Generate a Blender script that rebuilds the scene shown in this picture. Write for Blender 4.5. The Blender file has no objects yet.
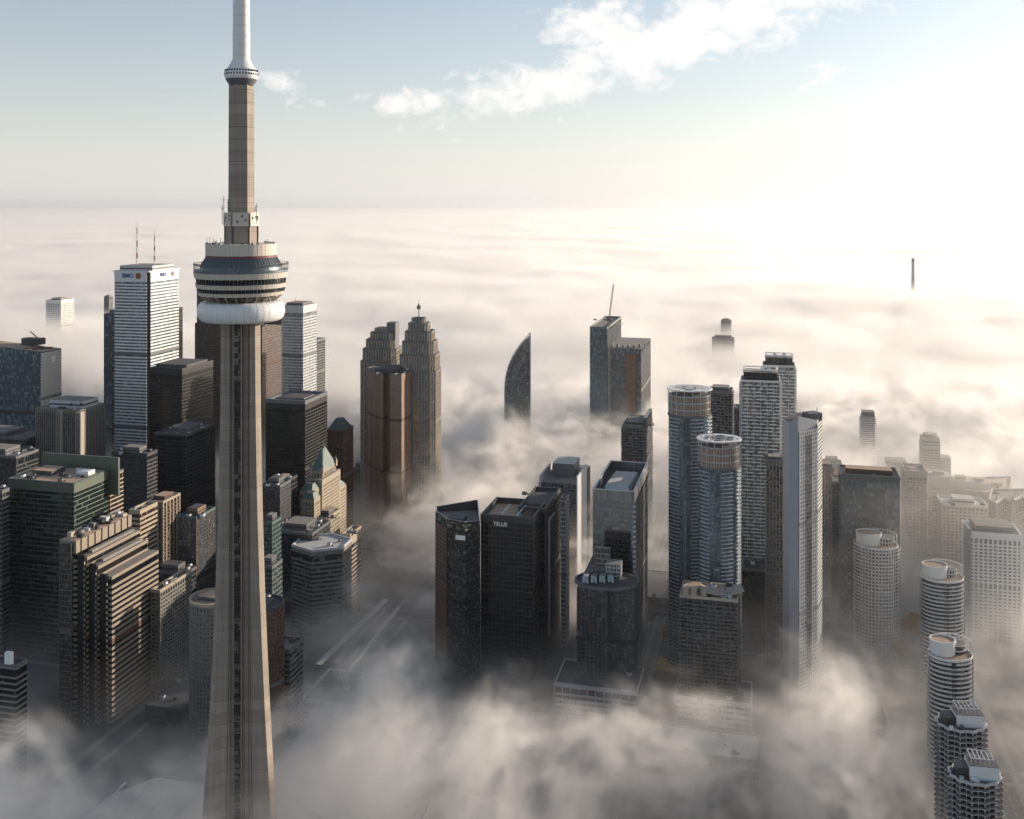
import bpy, math, random
from math import radians as R, sin, cos, pi, tan, atan2, hypot, floor
from mathutils import Vector
rnd = random.Random(7)
SC = bpy.context.scene
COL = SC.collection
F, HC, CX, YH = 1027.0, 380.0, 512.0, 205.0        # focal length in px, camera height, image centre, horizon row
GA = R(14)                                          # the street grid runs 14 degrees right of the view
ED = (sin(GA), cos(GA)); ND = (-cos(GA), sin(GA))
def wx(x, Y): return (x-CX)/F*Y
def wz(y, Y): return HC-(y-YH)*Y/F
def P(x, Y): return (wx(x, Y), Y)

# ------------------------------------------------------------------ materials
class NT:
    def __init__(s, t): s.t = t
    def n(s, k, **kw):
        d = s.t.nodes.new(k)
        for a, v in kw.items():
            if a.startswith('i_'):
                q = a[2:]; q = int(q) if q.isdigit() else q.replace('_', ' ')
                s.set(d.inputs[q], v)
            else: setattr(d, a, v)
        return d
    def set(s, i, v):
        if isinstance(v, bpy.types.NodeSocket): s.t.links.new(v, i)
        else: i.default_value = v
    def m(s, op, a, b=0.0, c=None, clamp=False):
        d = s.t.nodes.new('ShaderNodeMath'); d.operation = op; d.use_clamp = clamp
        s.set(d.inputs[0], a); s.set(d.inputs[1], b)
        if c is not None: s.set(d.inputs[2], c)
        return d.outputs[0]
    def v(s, op, a, b=(0, 0, 0), sc=None):
        d = s.t.nodes.new('ShaderNodeVectorMath'); d.operation = op
        s.set(d.inputs[0], a); s.set(d.inputs[1], b)
        if sc is not None: s.set(d.inputs['Scale'], sc)
        return d.outputs[1] if op in ('LENGTH', 'DISTANCE', 'DOT_PRODUCT') else d.outputs[0]
    def mix(s, f, a, b):
        d = s.t.nodes.new('ShaderNodeMix'); d.data_type = 'RGBA'
        s.set(d.inputs[0], f); s.set(d.inputs[6], a); s.set(d.inputs[7], b)
        return d.outputs[2]
def newmat(name):
    m = bpy.data.materials.new(name); m.use_nodes = True
    t = m.node_tree; t.nodes.clear(); k = NT(t)
    o = k.n('ShaderNodeOutputMaterial'); b = k.n('ShaderNodeBsdfPrincipled')
    t.links.new(b.outputs[0], o.inputs[0])
    return m, k, b
def c4(c): return (c[0], c[1], c[2], 1.0)
def solid(name, col, rough=.8, var=.22, streak=.25, scale=.12, metal=0.0):
    m, k, b = newmat(name)
    geo = k.n('ShaderNodeNewGeometry').outputs['Position']
    n1 = k.n('ShaderNodeTexNoise', i_Vector=geo, i_Scale=scale, i_Detail=5.0, i_Roughness=.65).outputs[0]
    sv = k.v('MULTIPLY', geo, (1.0, 1.0, .06))
    n2 = k.n('ShaderNodeTexNoise', i_Vector=sv, i_Scale=.6, i_Detail=4.0).outputs[0]
    f = k.m('ADD', k.m('MULTIPLY', k.m('SUBTRACT', n1, .5), var*3), k.m('MULTIPLY', k.m('SUBTRACT', n2, .5), streak*2))
    f = k.m('ADD', f, 1.0)
    cc = k.v('SCALE', c4(col)[:3], sc=f)
    k.set(b.inputs['Base Color'], cc)
    b.inputs['Roughness'].default_value = rough; b.inputs['Metallic'].default_value = metal
    return m
def pour(m, dz=6.1):
    t = m.node_tree; k = NT(t); b = [n for n in t.nodes if n.type == 'BSDF_PRINCIPLED'][0]; src = b.inputs['Base Color'].links[0].from_socket
    z = k.n('ShaderNodeSeparateXYZ', i_Vector=k.n('ShaderNodeNewGeometry').outputs['Position']).outputs[2]
    q = k.m('DIVIDE', z, dz); wn = k.n('ShaderNodeTexWhiteNoise', noise_dimensions='1D'); k.set(wn.inputs['W'], k.m('FLOOR', q))
    line = k.m('LESS_THAN', k.m('FRACT', q), .05)
    f = k.m('SUBTRACT', k.m('MULTIPLY_ADD', wn.outputs['Value'], .22, .9), k.m('MULTIPLY', line, .25))
    k.set(b.inputs['Base Color'], k.v('SCALE', src, sc=f))
def glass(name, col, alt, rough=.08, jit=.03, cell=(1.5, 3.8), metal=0.0, ior=1.8, altp=.25):
    """coated facade glass: every pane has its own tint, roughness and a slightly different tilt"""
    m, k, b = newmat(name)
    uv = k.n('ShaderNodeUVMap').outputs[0]
    cl = k.v('FLOOR', k.v('DIVIDE', uv, (cell[0], cell[1], 1.0)))
    wn = k.n('ShaderNodeTexWhiteNoise', noise_dimensions='2D'); k.set(wn.inputs['Vector'], cl)
    wv, wc = wn.outputs['Value'], wn.outputs['Color']
    cl2 = k.v('FLOOR', k.v('DIVIDE', uv, (cell[0]*4, cell[1]*1.0, 1.0)))
    w2 = k.n('ShaderNodeTexWhiteNoise', noise_dimensions='2D'); k.set(w2.inputs['Vector'], cl2)
    pick = k.m('GREATER_THAN', k.m('ADD', k.m('MULTIPLY', wv, .65), k.m('MULTIPLY', w2.outputs['Value'], .35)), 1-altp)
    big = k.n('ShaderNodeTexNoise', i_Vector=uv, i_Scale=.03, i_Detail=2.0).outputs[0]
    base = k.mix(k.m('MULTIPLY', big, .5), c4(col), c4([x*.55 for x in col]))
    cc = k.mix(pick, base, c4(alt))
    k.set(b.inputs['Base Color'], cc)
    k.set(b.inputs['Roughness'], k.m('ADD', rough, k.m('MULTIPLY', pick, .25)))
    nrm = k.n('ShaderNodeNewGeometry').outputs['Normal']
    j = k.v('SCALE', k.v('SUBTRACT', wc, (.5, .5, .5)), sc=jit*2)
    k.set(b.inputs['Normal'], k.v('NORMALIZE', k.v('ADD', nrm, j)))
    b.inputs['Metallic'].default_value = metal; b.inputs['IOR'].default_value = ior
    return m
M = dict(
 g_black=glass('black_glass', (.008, .009, .011), (.02, .018, .015), .10, .02, ior=1.5, altp=.12),
 g_dark=glass('dark_glass', (.010, .014, .019), (.05, .055, .055), .06, .035, ior=1.75),
 g_blue=glass('blue_glass', (.13, .20, .25), (.17, .245, .29), .07, .03, metal=.6, ior=1.8, altp=.3),
 g_teal=glass('teal_glass', (.06, .11, .11), (.14, .18, .17), .08, .04, metal=.4),
 g_grey=glass('grey_glass', (.19, .215, .225), (.245, .265, .265), .09, .04, metal=.55, ior=1.8, altp=.3),
 g_spark=glass('patterned_glass', (.035, .038, .036), (.12, .115, .09), .05, .16, cell=(1.5, 1.9), ior=2.0, altp=.22),
 g_gold=glass('gold_coated_glass', (.24, .15, .10), (.29, .185, .13), .5, .03, metal=.15, altp=.5),
 g_brown=glass('bronze_glass', (.035, .022, .016), (.12, .08, .05), .1, .03),
 g_mid=glass('window_glass', (.022, .026, .03), (.09, .085, .075), .1, .04, cell=(2.6, 3.0), altp=.3),
 g_green=glass('green_glass', (.010, .025, .023), (.035, .06, .048), .09, .03, cell=(3, 4), ior=1.6),
 white=solid('white_stone', (.72, .71, .68), .6, .06, .08),
 wmetal=solid('white_painted_metal', (.78, .78, .77), .4, .03, .05),
 cgrey=solid('cool_grey_panel', (.34, .36, .385), .4, .05, .1),
 lgrey=solid('light_grey_panel', (.50, .51, .52), .45, .06, .08),
 conc=solid('concrete', (.21, .20, .18), .85, .12, .16),
 towerc=solid('slipformed_concrete', (.31, .262, .215), .85, .12, .30),
 towerd=solid('shaded_tower_concrete', (.09, .078, .065), .85, .14, .2),  # tower concrete darkened; the shade of grooves is put into its colour
 tan=solid('tan_precast', (.29, .24, .185), .8, .1, .12),
 beige=solid('beige_precast', (.42, .37, .30), .8, .08, .1),
 cream=solid('cream_panel', (.62, .57, .48), .6, .05, .08),
 lime=solid('limestone', (.38, .32, .24), .85, .12, .14),
 granite=solid('red_brown_granite', (.075, .045, .036), .5, .1, .06),
 brick=solid('brown_brick', (.12, .068, .045), .85, .15, .1),
 steelb=solid('black_painted_steel', (.010, .010, .011), .6, .1, .1),
 dgrey=solid('dark_grey_metal', (.038, .042, .047), .5, .1, .1),
 mgrey=solid('mid_grey_metal', (.12, .125, .13), .5, .1, .1),
 gpanel=solid('olive_green_panel', (.10, .12, .09), .5, .08, .08),
 copper=solid('green_copper', (.075, .125, .11), .6, .25, .25),
 gravel=solid('roof_gravel', (.24, .225, .20), .95, .3, .0, .3),
 groof=solid('dark_roof_membrane', (.085, .085, .09), .9, .25, .0, .2),
 wroof=solid('pale_roof_membrane', (.50, .49, .46), .9, .15, .0, .15),
 troof=solid('tan_roof_pavers', (.46, .33, .23), .9, .18, .0, .3),
 orange=solid('orange_construction_wrap', (.22, .135, .085), .8, .2, .1),
 yellow=solid('yellow_fabric', (.62, .40, .06), .7, .1, 0),
 maroon=solid('maroon_band', (.20, .03, .05), .5, .05, .05),
 podg=solid('blue_grey_cladding', (.10, .13, .15), .35, .1, .1, metal=.3),
 red=solid('red_paint', (.28, .05, .04), .5, .05, 0),
 blue=solid('blue_sign', (.02, .09, .32), .5, .05, 0),
 sign=solid('white_sign_face', (.82, .82, .8), .5, .02, 0),
 asphalt=solid('asphalt', (.05, .05, .052), .9, .2, 0, .05),
 paint=solid('road_paint', (.7, .7, .66), .8, .1, 0),
 rail=solid('steel_rail_and_ballast', (.13, .12, .11), .9, .3, 0, .2),
 bark=solid('bark', (.06, .045, .03), .9, .2, 0, .8),
 leafd=solid('green_leaves', (.05, .07, .022), .8, .3, 0, .4),
 leafo=solid('autumn_leaves', (.42, .22, .03), .8, .3, 0, .4),
 pav=solid('paving', (.075, .073, .068), .9, .3, 0, .03),
)
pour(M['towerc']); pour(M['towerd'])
# ------------------------------------------------------------------ mesh builder
def area2(p): return sum(p[i][0]*p[(i+1) % len(p)][1]-p[(i+1) % len(p)][0]*p[i][1] for i in range(len(p)))
def ccw(p): return list(p) if area2(p) > 0 else list(reversed(p))
def offset(p, d):
    n = len(p); out = []
    for i in range(n):
        a, b, c = p[i-1], p[i], p[(i+1) % n]
        e1 = Vector((b[0]-a[0], b[1]-a[1])); e2 = Vector((c[0]-b[0], c[1]-b[1]))
        if e1.length < 1e-6 or e2.length < 1e-6: out.append(b); continue
        e1.normalize(); e2.normalize()
        n1 = Vector((e1.y, -e1.x)); n2 = Vector((e2.y, -e2.x)); s = n1+n2
        q = s.length_squared
        s = s*(2/q) if q > .3 else n1
        out.append((b[0]+s.x*d, b[1]+s.y*d))
    return out
class MB:
    def __init__(s): s.v = []; s.f = []; s.m = []; s.uv = []; s.mats = []
    def mi(s, m):
        m = M[m] if isinstance(m, str) else m
        if m not in s.mats: s.mats.append(m)
        return s.mats.index(m)
    def face(s, pts, m, uv=None):
        b = len(s.v); s.v += pts; s.f.append(tuple(range(b, b+len(pts)))); s.m.append(s.mi(m))
        s.uv.append(uv or [(p[0], p[1]) for p in pts])
    def loft(s, p0, z0, p1, z1, m, cap=None, capb=False):
        n = len(p0); u = 0
        z0s = z0 if isinstance(z0, (list, tuple)) else [z0]*n
        z1s = z1 if isinstance(z1, (list, tuple)) else [z1]*n
        for i in range(n):
            j = (i+1) % n
            L = hypot(p0[j][0]-p0[i][0], p0[j][1]-p0[i][1])
            s.face([(p0[i][0], p0[i][1], z0s[i]), (p0[j][0], p0[j][1], z0s[j]), (p1[j][0], p1[j][1], z1s[j]), (p1[i][0], p1[i][1], z1s[i])],
                   m, [(u, z0s[i]), (u+L, z0s[j]), (u+L, z1s[j]), (u, z1s[i])])
            u += L
        s.face([(p1[i][0], p1[i][1], z1s[i]) for i in range(n)], cap or m)
        if capb: s.face([(p0[i][0], p0[i][1], z0s[i]) for i in reversed(range(n))], cap or m)
    def prism(s, p, z0, z1, m, cap=None, capb=True): s.loft(p, z0, p, z1, m, cap, capb)
    def ring(s, po, pi_, z0, z1, m):
        n = len(po)
        for i in range(n):
            j = (i+1) % n
            a, b, c, d = po[i], po[j], pi_[j], pi_[i]
            s.face([(*a, z0), (*b, z0), (*b, z1), (*a, z1)], m)
            s.face([(*c, z0), (*d, z0), (*d, z1), (*c, z1)], m)
            s.face([(*a, z1), (*b, z1), (*c, z1), (*d, z1)], m)
            s.face([(*b, z0), (*a, z0), (*d, z0), (*c, z0)], m)
    def box(s, cx, cy, z0, lx, ly, h, m, ang=0.0, cap=None):
        ca, sa = cos(ang), sin(ang)
        p = [(cx+x*ca-y*sa, cy+x*sa+y*ca) for x, y in ((-lx/2, -ly/2), (lx/2, -ly/2), (lx/2, ly/2), (-lx/2, ly/2))]
        s.prism(p, z0, z0+h, m, cap)
    def bar(s, a, b, w, m):
        a = Vector(a); b = Vector(b); d = (b-a)
        if d.length < 1e-6: return
        d.normalize(); up = Vector((0, 0, 1)) if abs(d.z) < .9 else Vector((1, 0, 0))
        x = d.cross(up).normalized()*w/2; y = d.cross(x).normalized()*w/2
        A = [a-x-y, a+x-y, a+x+y, a-x+y]; B = [b-x-y, b+x-y, b+x+y, b-x+y]
        for i in range(4):
            j = (i+1) % 4; s.face([tuple(A[j]), tuple(A[i]), tuple(B[i]), tuple(B[j])], m)
        s.face([tuple(q) for q in A], m); s.face([tuple(q) for q in reversed(B)], m)
    def lathe(s, prof, m, cx, cy, n=64, a0=0.0):
        """prof: (radius, z) from the bottom up"""
        for k in range(len(prof)-1):
            (r0, z0), (r1, z1) = prof[k], prof[k+1]
            for i in range(n):
                a = a0+2*pi*i/n; b = a0+2*pi*(i+1)/n
                q = [(cx+r0*cos(a), cy+r0*sin(a), z0), (cx+r0*cos(b), cy+r0*sin(b), z0), (cx+r1*cos(b), cy+r1*sin(b), z1), (cx+r1*cos(a), cy+r1*sin(a), z1)]
                uv = [(a*r0, z0), (b*r0, z0), (b*r0, z1), (a*r0, z1)]
                if r0 < 1e-4: q = q[1:]; uv = uv[1:]
                elif r1 < 1e-4: q = q[:3]; uv = uv[:3]
                s.face(q, m, uv)
    def build(s, name, parent=None, smooth=False, label=None, kind=None):
        me = bpy.data.meshes.new(name)
        o = bpy.data.objects.new(name, me); COL.objects.link(o)
        L = Vector(parent_loc(parent)) if parent else Vector((0, 0, 0))
        me.from_pydata([(a[0]-L.x, a[1]-L.y, a[2]-L.z) for a in s.v], [], s.f)
        for m in s.mats: me.materials.append(m)
        me.polygons.foreach_set('material_index', s.m)
        ul = me.uv_layers.new(name='UVMap'); flat = []
        for q in s.uv:
            for a in q: flat += [a[0], a[1]]
        ul.data.foreach_set('uv', flat)
        if smooth:
            import bmesh
            bm = bmesh.new(); bm.from_mesh(me); bmesh.ops.remove_doubles(bm, verts=bm.verts, dist=.002)
            for e in bm.edges:
                e.smooth = len(e.link_faces) == 2 and e.calc_face_angle(1.0) < R(35)
            for f in bm.faces: f.smooth = True
            bm.to_mesh(me); bm.free()
        me.update()
        if parent: o.parent = parent
        if label: o['label'] = label
        if kind: o['kind'] = kind
        return o
def parent_loc(p):
    L = Vector(p.location)
    while p.parent: p = p.parent; L += Vector(p.location)
    return L
def thing(name, label, cat, loc, group=None):
    o = bpy.data.objects.new(name, None); COL.objects.link(o); o.location = loc; o.empty_display_size = 5
    o['label'] = label; o['category'] = cat
    if group: o['group'] = group
    return o
def tag(o, label, cat, group=None):
    o['label'] = label; o['category'] = cat
    if group: o['group'] = group
    return o
def text(s, name, body, size, loc, rotz, mat, parent):
    cu = bpy.data.curves.new(name, 'FONT'); cu.body = body; cu.size = size; cu.extrude = .25; cu.align_x = 'CENTER'; cu.align_y = 'CENTER'
    cu.offset = .02*size
    tmp = bpy.data.objects.new('tmp', cu); COL.objects.link(tmp)
    me = bpy.data.meshes.new_from_object(tmp.evaluated_get(bpy.context.evaluated_depsgraph_get())); bpy.data.objects.remove(tmp)
    o = bpy.data.objects.new(name, me); COL.objects.link(o); me.materials.clear(); me.materials.append(M[mat])
    o.location = Vector(loc)-parent_loc(parent); o.rotation_euler = (R(90), 0, rotz); o.parent = parent
    return o
# ------------------------------------------------------------------ building kit
def gbox(xc, Y, xl=None, xr=None, n=None, e=None, ga=GA):
    """footprint whose near corner stands on the ray of column xc at distance Y; west face reaches column xl, south face column xr"""
    ed = (sin(ga), cos(ga)); nd = (-cos(ga), sin(ga))
    C = P(xc, Y)
    def reach(d, x): u = (x-CX)/F; return (u*C[1]-C[0])/(d[0]-u*d[1])
    n = reach(nd, xl) if n is None else n
    e = reach(ed, xr) if e is None else e
    A = (C[0]+n*nd[0], C[1]+n*nd[1]); B = (C[0]+e*ed[0], C[1]+e*ed[1])
    return ccw([C, B, (A[0]+e*ed[0], A[1]+e*ed[1]), A])
def ell(cx, cy, rx, ry, n=36, rot=0.0):
    return [(cx+rx*cos(t)*cos(rot)-ry*sin(t)*sin(rot), cy+rx*cos(t)*sin(rot)+ry*sin(t)*cos(rot)) for t in [2*pi*i/n for i in range(n)]]
def chamf(p, d):
    out = []; n = len(p)
    for i in range(n):
        b = Vector(p[i]); a = Vector(p[i-1]); c = Vector(p[(i+1) % n])
        out += [tuple(b+(a-b).normalized()*d), tuple(b+(c-b).normalized()*d)]
    return out
def cen(p): return (sum(a[0] for a in p)/len(p), sum(a[1] for a in p)/len(p))
def facade(mb, p, z0, z1, fh=3.9, bh=1.2, bo=.3, ms=3.0, mw=.3, mo=.3, glass='g_dark', band='mgrey', mull='mgrey', cap='gravel', top=None, jitter=0):
    mb.prism(p, z0, z1, glass, cap)
    po = offset(p, bo); zt = z1-(top or bh)
    if bh > 0:
        z = z0+fh
        while z < zt-fh*.5:
            mb.prism(po, z-bh, z, band, band); z += fh
    mb.prism(po, zt, z1+.02, band, cap)
    if z1-z0 > 85 and bh > 0:
        for fr in ((.33, .68) if z1-z0 > 170 else (.52,)):
            zm = z0+(z1-z0)*(fr+rnd.uniform(-.05, .05)); zm = z0+round((zm-z0)/fh)*fh
            mb.prism(offset(p, bo+.06), zm-bh, zm+fh-bh-.4, {'dgrey': 'steelb', 'steelb': 'steelb', 'g_gold': 'brick', 'tan': 'brick', 'granite': 'brick', 'lime': 'conc', 'beige': 'conc', 'gpanel': 'dgrey'}.get(band, 'mgrey'), band)
    if ms:
        n = len(p); w = mo+bo
        for i in range(n):
            a, b = p[i], p[(i+1) % n]
            L = hypot(b[0]-a[0], b[1]-a[1])
            if L < ms*.7: continue
            k = max(1, round(L/ms)); ang = atan2(b[1]-a[1], b[0]-a[0])
            ux, uy = (b[0]-a[0])/L, (b[1]-a[1])/L; nx, ny = uy, -ux
            for q in range(k+1):
                t = L*q/k; t = min(max(t, mw/2), L-mw/2)
                mb.box(a[0]+ux*t+nx*(mo/2-.05), a[1]+uy*t+ny*(mo/2-.05), z0, mw, mo+.1, z1-z0-.05, mull, ang)
def balconies(mb, p, z0, z1, fh=3.0, bay=4.5, out=1.5, prob=.6, slab='white', rail='white', edges=None, sh=.45, rh=1.1):
    """floor slabs that stick out, with rail panels on some of the bays"""
    z = z0+fh; po = offset(p, out); n = len(p)
    while z < z1-1:
        mb.prism(po, z-sh, z, slab, slab)
        if rail:
            for i in range(n):
                if edges and i not in edges: continue
                a, b = po[i], po[(i+1) % n]
                L = hypot(b[0]-a[0], b[1]-a[1])
                if L < 1.0: continue
                k = max(1, round(L/bay)); ang = atan2(b[1]-a[1], b[0]-a[0])
                for q in range(k):
                    if rnd.random() > prob: continue
                    t = (q+.5)/k
                    mb.box(a[0]+(b[0]-a[0])*t, a[1]+(b[1]-a[1])*t, z-.02, L/k*.92, .15, rh, rail, ang)
        z += fh
def roofkit(t, p, z, par=1.6, pw=1.0, deck='gravel', pmat='mgrey', pent=(.45, .45, 6), pentmat='mgrey', units=5, ang=-GA, pcap=None, poff=(0, 0), masts=0):
    """parapet, roof deck, plant room, cooling units and masts, each a part of thing t"""
    po = offset(p, .35); pi_ = offset(p, -pw)
    m = MB(); m.ring(po, pi_, z-.4, z+par, pmat); m.build('parapet', t)
    m = MB(); m.prism(offset(p, -pw-.02), z-.2, z+.12, deck, deck); m.build('roof', t)
    c = cen(p); xs = [a[0] for a in p]; ys = [a[1] for a in p]; w = max(xs)-min(xs); d = max(ys)-min(ys)
    cx, cy = c[0]+poff[0]*w, c[1]+poff[1]*d
    if pent:
        m = MB(); m.box(cx, cy, z+.1, w*pent[0], d*pent[1], pent[2], pentmat, ang, pcap or deck)
        m.box(cx, cy, z+.1+pent[2]*.35, w*pent[0]+.3, d*pent[1]+.3, pent[2]*.22, 'dgrey', ang)
        m.build('penthouse', t)
    k = 0; tries = 0
    while k < units and tries < 80:
        tries += 1
        x = c[0]+rnd.uniform(-.36, .36)*w; y = c[1]+rnd.uniform(-.36, .36)*d
        if pent and abs(x-cx) < w*pent[0]*.6+2 and abs(y-cy) < d*pent[1]*.6+2: continue
        a = rnd.uniform(2.2, 4.5); b = rnd.uniform(2, 3.6); h = rnd.uniform(1.2, 2.8)
        m = MB(); mt = rnd.choice(['lgrey', 'mgrey', 'wmetal', 'conc', 'dgrey'])
        m.box(x, y, z+.1, a, b, h, mt, ang); m.lathe([(min(a, b)*.36, z+.1+h), (min(a, b)*.36, z+.5+h), (0, z+.5+h)], 'dgrey', x, y, 10)
        m.box(x+a*.8, y, z+.1, a*.5, b*.3, h*.4, 'mgrey', ang)
        m.build('cooling_unit', t); k += 1
    for _ in range(masts):
        x = cx+rnd.uniform(-.15, .15)*w; y = cy+rnd.uniform(-.15, .15)*d; z2 = z+(pent[2] if pent else 0)
        m = MB(); m.bar((x, y, z2), (x, y, z2+rnd.uniform(5, 11)), .35, 'mgrey'); m.bar((x-.8, y, z2+4), (x+.8, y, z2+4), .2, 'mgrey'); m.build('mast', t)
def base_of(p): c = cen(p); return (c[0], c[1], 0)
def bld(name, label, p, z, fc=None, rf=None, group=None, cat='tower', bal=None, z0=0):
    t = thing(name, label, cat, base_of(p), group)
    m = MB(); facade(m, p, z0, z, **(fc or {}))
    if bal: balconies(m, p, z0, z, **bal)
    m.build('facade', t)
    roofkit(t, p, z, **(rf or {}))
    return t
# ------------------------------------------------------------------ communications tower
TX, TY = wx(241.4, 544), 544.0
S = TY/F
def tz(y): return wz(y, TY)
tw = thing('observation_tower', 'very tall concrete communications tower with round multi-storey pod, white ring beneath it and white mast', 'tower', (TX, TY, 0))
def leg_r(z): t = max(0, (325-z)/325); return 10.4+15.5*t**2.1
def leg_poly(ang, z, w=2.35):
    r = leg_r(z); c, s_ = cos(ang), sin(ang)
    wi = 5.6+1.5*max(0, (325-z)/325)
    pts = [(1.0, -wi), (7.5, -wi*.62), (r, -w), (r, w), (7.5, wi*.62), (1.0, wi)]
    pts = [(1.0, -wi), (7.0, -wi*.78), (r, -w), (r, w), (7.0, wi*.78), (1.0, wi)]
    return [(TX+a*c-b*s_, TY+a*s_+b*c) for a, b in pts]
LEGS = [R(-90-52), R(-90+68), R(98)]
zs = [0, 30, 60, 90, 120, 150, 180, 210, 240, 270, 300, 322]
for a in LEGS:
    m = MB()
    for k in range(len(zs)-1): m.loft(leg_poly(a, zs[k]), zs[k], leg_poly(a, zs[k+1]), zs[k+1], 'towerc')
    # dark bars along each flank: formwork lines and a recess drawn as painted shade
    for sgn in (-1, 1):
        for off in (3.9, 4.9):
            for k in range(len(zs)-1):
                q = []
                for z in (zs[k], zs[k+1]):
                    r = leg_r(z); x = 7.0+(r-7.0)*.12*(off-2.9); wi = (5.6+1.5*max(0, (325-z)/325))*.78
                    tt = (x-7.0)/(r-7.0); y = sgn*(wi+(2.35-wi)*tt+.05)
                    q.append((TX+x*cos(a)-y*sin(a), TY+x*sin(a)+y*cos(a), z))
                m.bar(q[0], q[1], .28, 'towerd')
    m.build('support_leg', tw)
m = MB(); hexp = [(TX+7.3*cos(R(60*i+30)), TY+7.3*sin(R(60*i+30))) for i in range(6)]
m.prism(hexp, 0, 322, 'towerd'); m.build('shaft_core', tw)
# lift shaft with its glazed lift panels, in the gap between the two near legs
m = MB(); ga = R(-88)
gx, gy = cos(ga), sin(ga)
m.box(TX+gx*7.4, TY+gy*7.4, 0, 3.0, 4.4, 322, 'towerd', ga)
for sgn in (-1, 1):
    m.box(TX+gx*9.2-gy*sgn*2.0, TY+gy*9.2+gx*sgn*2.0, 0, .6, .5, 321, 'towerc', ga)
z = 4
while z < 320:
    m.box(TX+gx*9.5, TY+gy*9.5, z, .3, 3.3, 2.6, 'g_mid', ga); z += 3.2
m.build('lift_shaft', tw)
# white ring under the pod
def L(y): return tz(y)
m = MB(); pr = []
zc, hh = L(310.5), 5.6
for k in range(25):
    t = -pi/2+pi*k/24
    pr.append((18.4+4.2*max(0, cos(t))**.75, zc+hh*.93*sin(t)))
m.lathe([(10.0, zc-hh)]+pr+[(14.0, zc+hh+.2)], 'wmetal', TX, TY, 96); m.build('radome', tw, True)
m = MB()
for i in range(40):
    a = 2*pi*i/40
    for k in range(0, 24, 2): m.bar((TX+(pr[k][0]+.02)*cos(a), TY+(pr[k][0]+.02)*sin(a), pr[k][1]), (TX+(pr[k+2][0]+.02)*cos(a), TY+(pr[k+2][0]+.02)*sin(a), pr[k+2][1]), .10, 'lgrey')
m.build('seam', tw)
m = MB(); m.lathe([(17.3, L(300)), (18.2, L(296)), (20.6, L(293.5)), (21.3, L(293.4))], 'g_brown', TX, TY, 72)
m.build('recessed_level', tw)
for i in range(24):
    a = 2*pi*(i+.5)/24; m = MB()
    m.bar((TX+17.2*cos(a), TY+17.2*sin(a), L(300.5)), (TX+21.6*cos(a), TY+21.6*sin(a), L(294)), .55, 'beige'); m.build('strut', tw)
def band(name, y0, y1, r0, r1, mat, cap_in=None, n=96):
    m = MB(); pr = [(r0, L(y0)), (r1, L(y1))]
    pr = [((cap_in or r0-3), L(y0))]+pr+[((cap_in or r1-3), L(y1))]
    m.lathe(pr, mat, TX, TY, n)
    if name == 'window_band':
        for i in range(72):
            a = 2*pi*i/72; m.bar((TX+(r0+.08)*cos(a), TY+(r0+.08)*sin(a), L(y0)), (TX+(r1+.08)*cos(a), TY+(r1+.08)*sin(a), L(y1)), .22, 'mgrey')
    if name in ('cladding_band', 'drum_wall'):
        for i in range(48):
            a = 2*pi*(i+.5)/48; m.bar((TX+(r0+.0)*cos(a), TY+(r0+.0)*sin(a), L(y0)), (TX+r1*cos(a), TY+r1*sin(a), L(y1)), .10, 'beige')
    return m.build(name, tw, True)
band('cladding_band', 294.2, 290.6, 21.7, 22.4, 'cream')
band('window_band', 290.8, 286.6, 22.3, 22.6, 'g_black')
band('cladding_band', 286.8, 282.6, 22.9, 23.5, 'cream')
band('window_band', 282.8, 276.9, 22.7, 23.1, 'g_black')
band('cladding_band', 277.1, 271.6, 23.8, 24.5, 'cream')
band('walkway', 271.8, 269.0, 24.3, 24.3, 'podg', 17)
m = MB()
for i in range(60):
    a = 2*pi*i/60; b = 2*pi*(i+1)/60; h = L(262.5)
    m.bar((TX+24.2*cos(a), TY+24.2*sin(a), L(269)), (TX+24.2*cos(a), TY+24.2*sin(a), h), .16, 'mgrey')
    for q in (0, .5): m.bar((TX+24.2*cos(a), TY+24.2*sin(a), h-q*2.2), (TX+24.2*cos(b), TY+24.2*sin(b), h-q*2.2), .14, 'mgrey')
m.build('railing', tw)
for i in range(16):
    a = 2*pi*i/16+.1; m = MB()
    m.bar((TX+20.6*cos(a), TY+20.6*sin(a), L(266)), (TX+24.9*cos(a), TY+24.9*sin(a), L(263.2)), .35, 'mgrey')
    m.build('rail_bracket', tw)
m = MB(); m.lathe([(21.5, L(269.2)), (21.2, L(266)), (18.0, L(256.5))], 'podg', TX, TY, 72)
for i in range(72):
    a = 2*pi*i/72; m.bar((TX+21.3*cos(a), TY+21.3*sin(a), L(266)), (TX+18.1*cos(a), TY+18.1*sin(a), L(256.5)), .18, 'dgrey')
m.build('sloping_roof', tw)
band('red_stripe', 257.0, 255.2, 18.45, 18.45, 'maroon')
band('drum_wall', 254.9, 243.6, 18.3, 18.3, 'cream', 2)
m = MB(); m.lathe([(18.0, L(244.6)), (0, L(244.5))], 'groof', TX, TY, 60); m.build('drum_roof', tw)
for i in range(26):
    a = rnd.uniform(0, 2*pi); r = rnd.uniform(15.5, 17.8); m = MB(); x, y = TX+r*cos(a), TY+r*sin(a); h = rnd.uniform(1, 4)
    m.box(x, y, L(243.8), rnd.uniform(.6, 1.6), rnd.uniform(.6, 1.4), rnd.uniform(.6, 1.2), 'mgrey', a)
    m.bar((x, y, L(244)), (x, y, L(244)+h), .16, 'mgrey'); m.build('antenna', tw)
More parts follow.
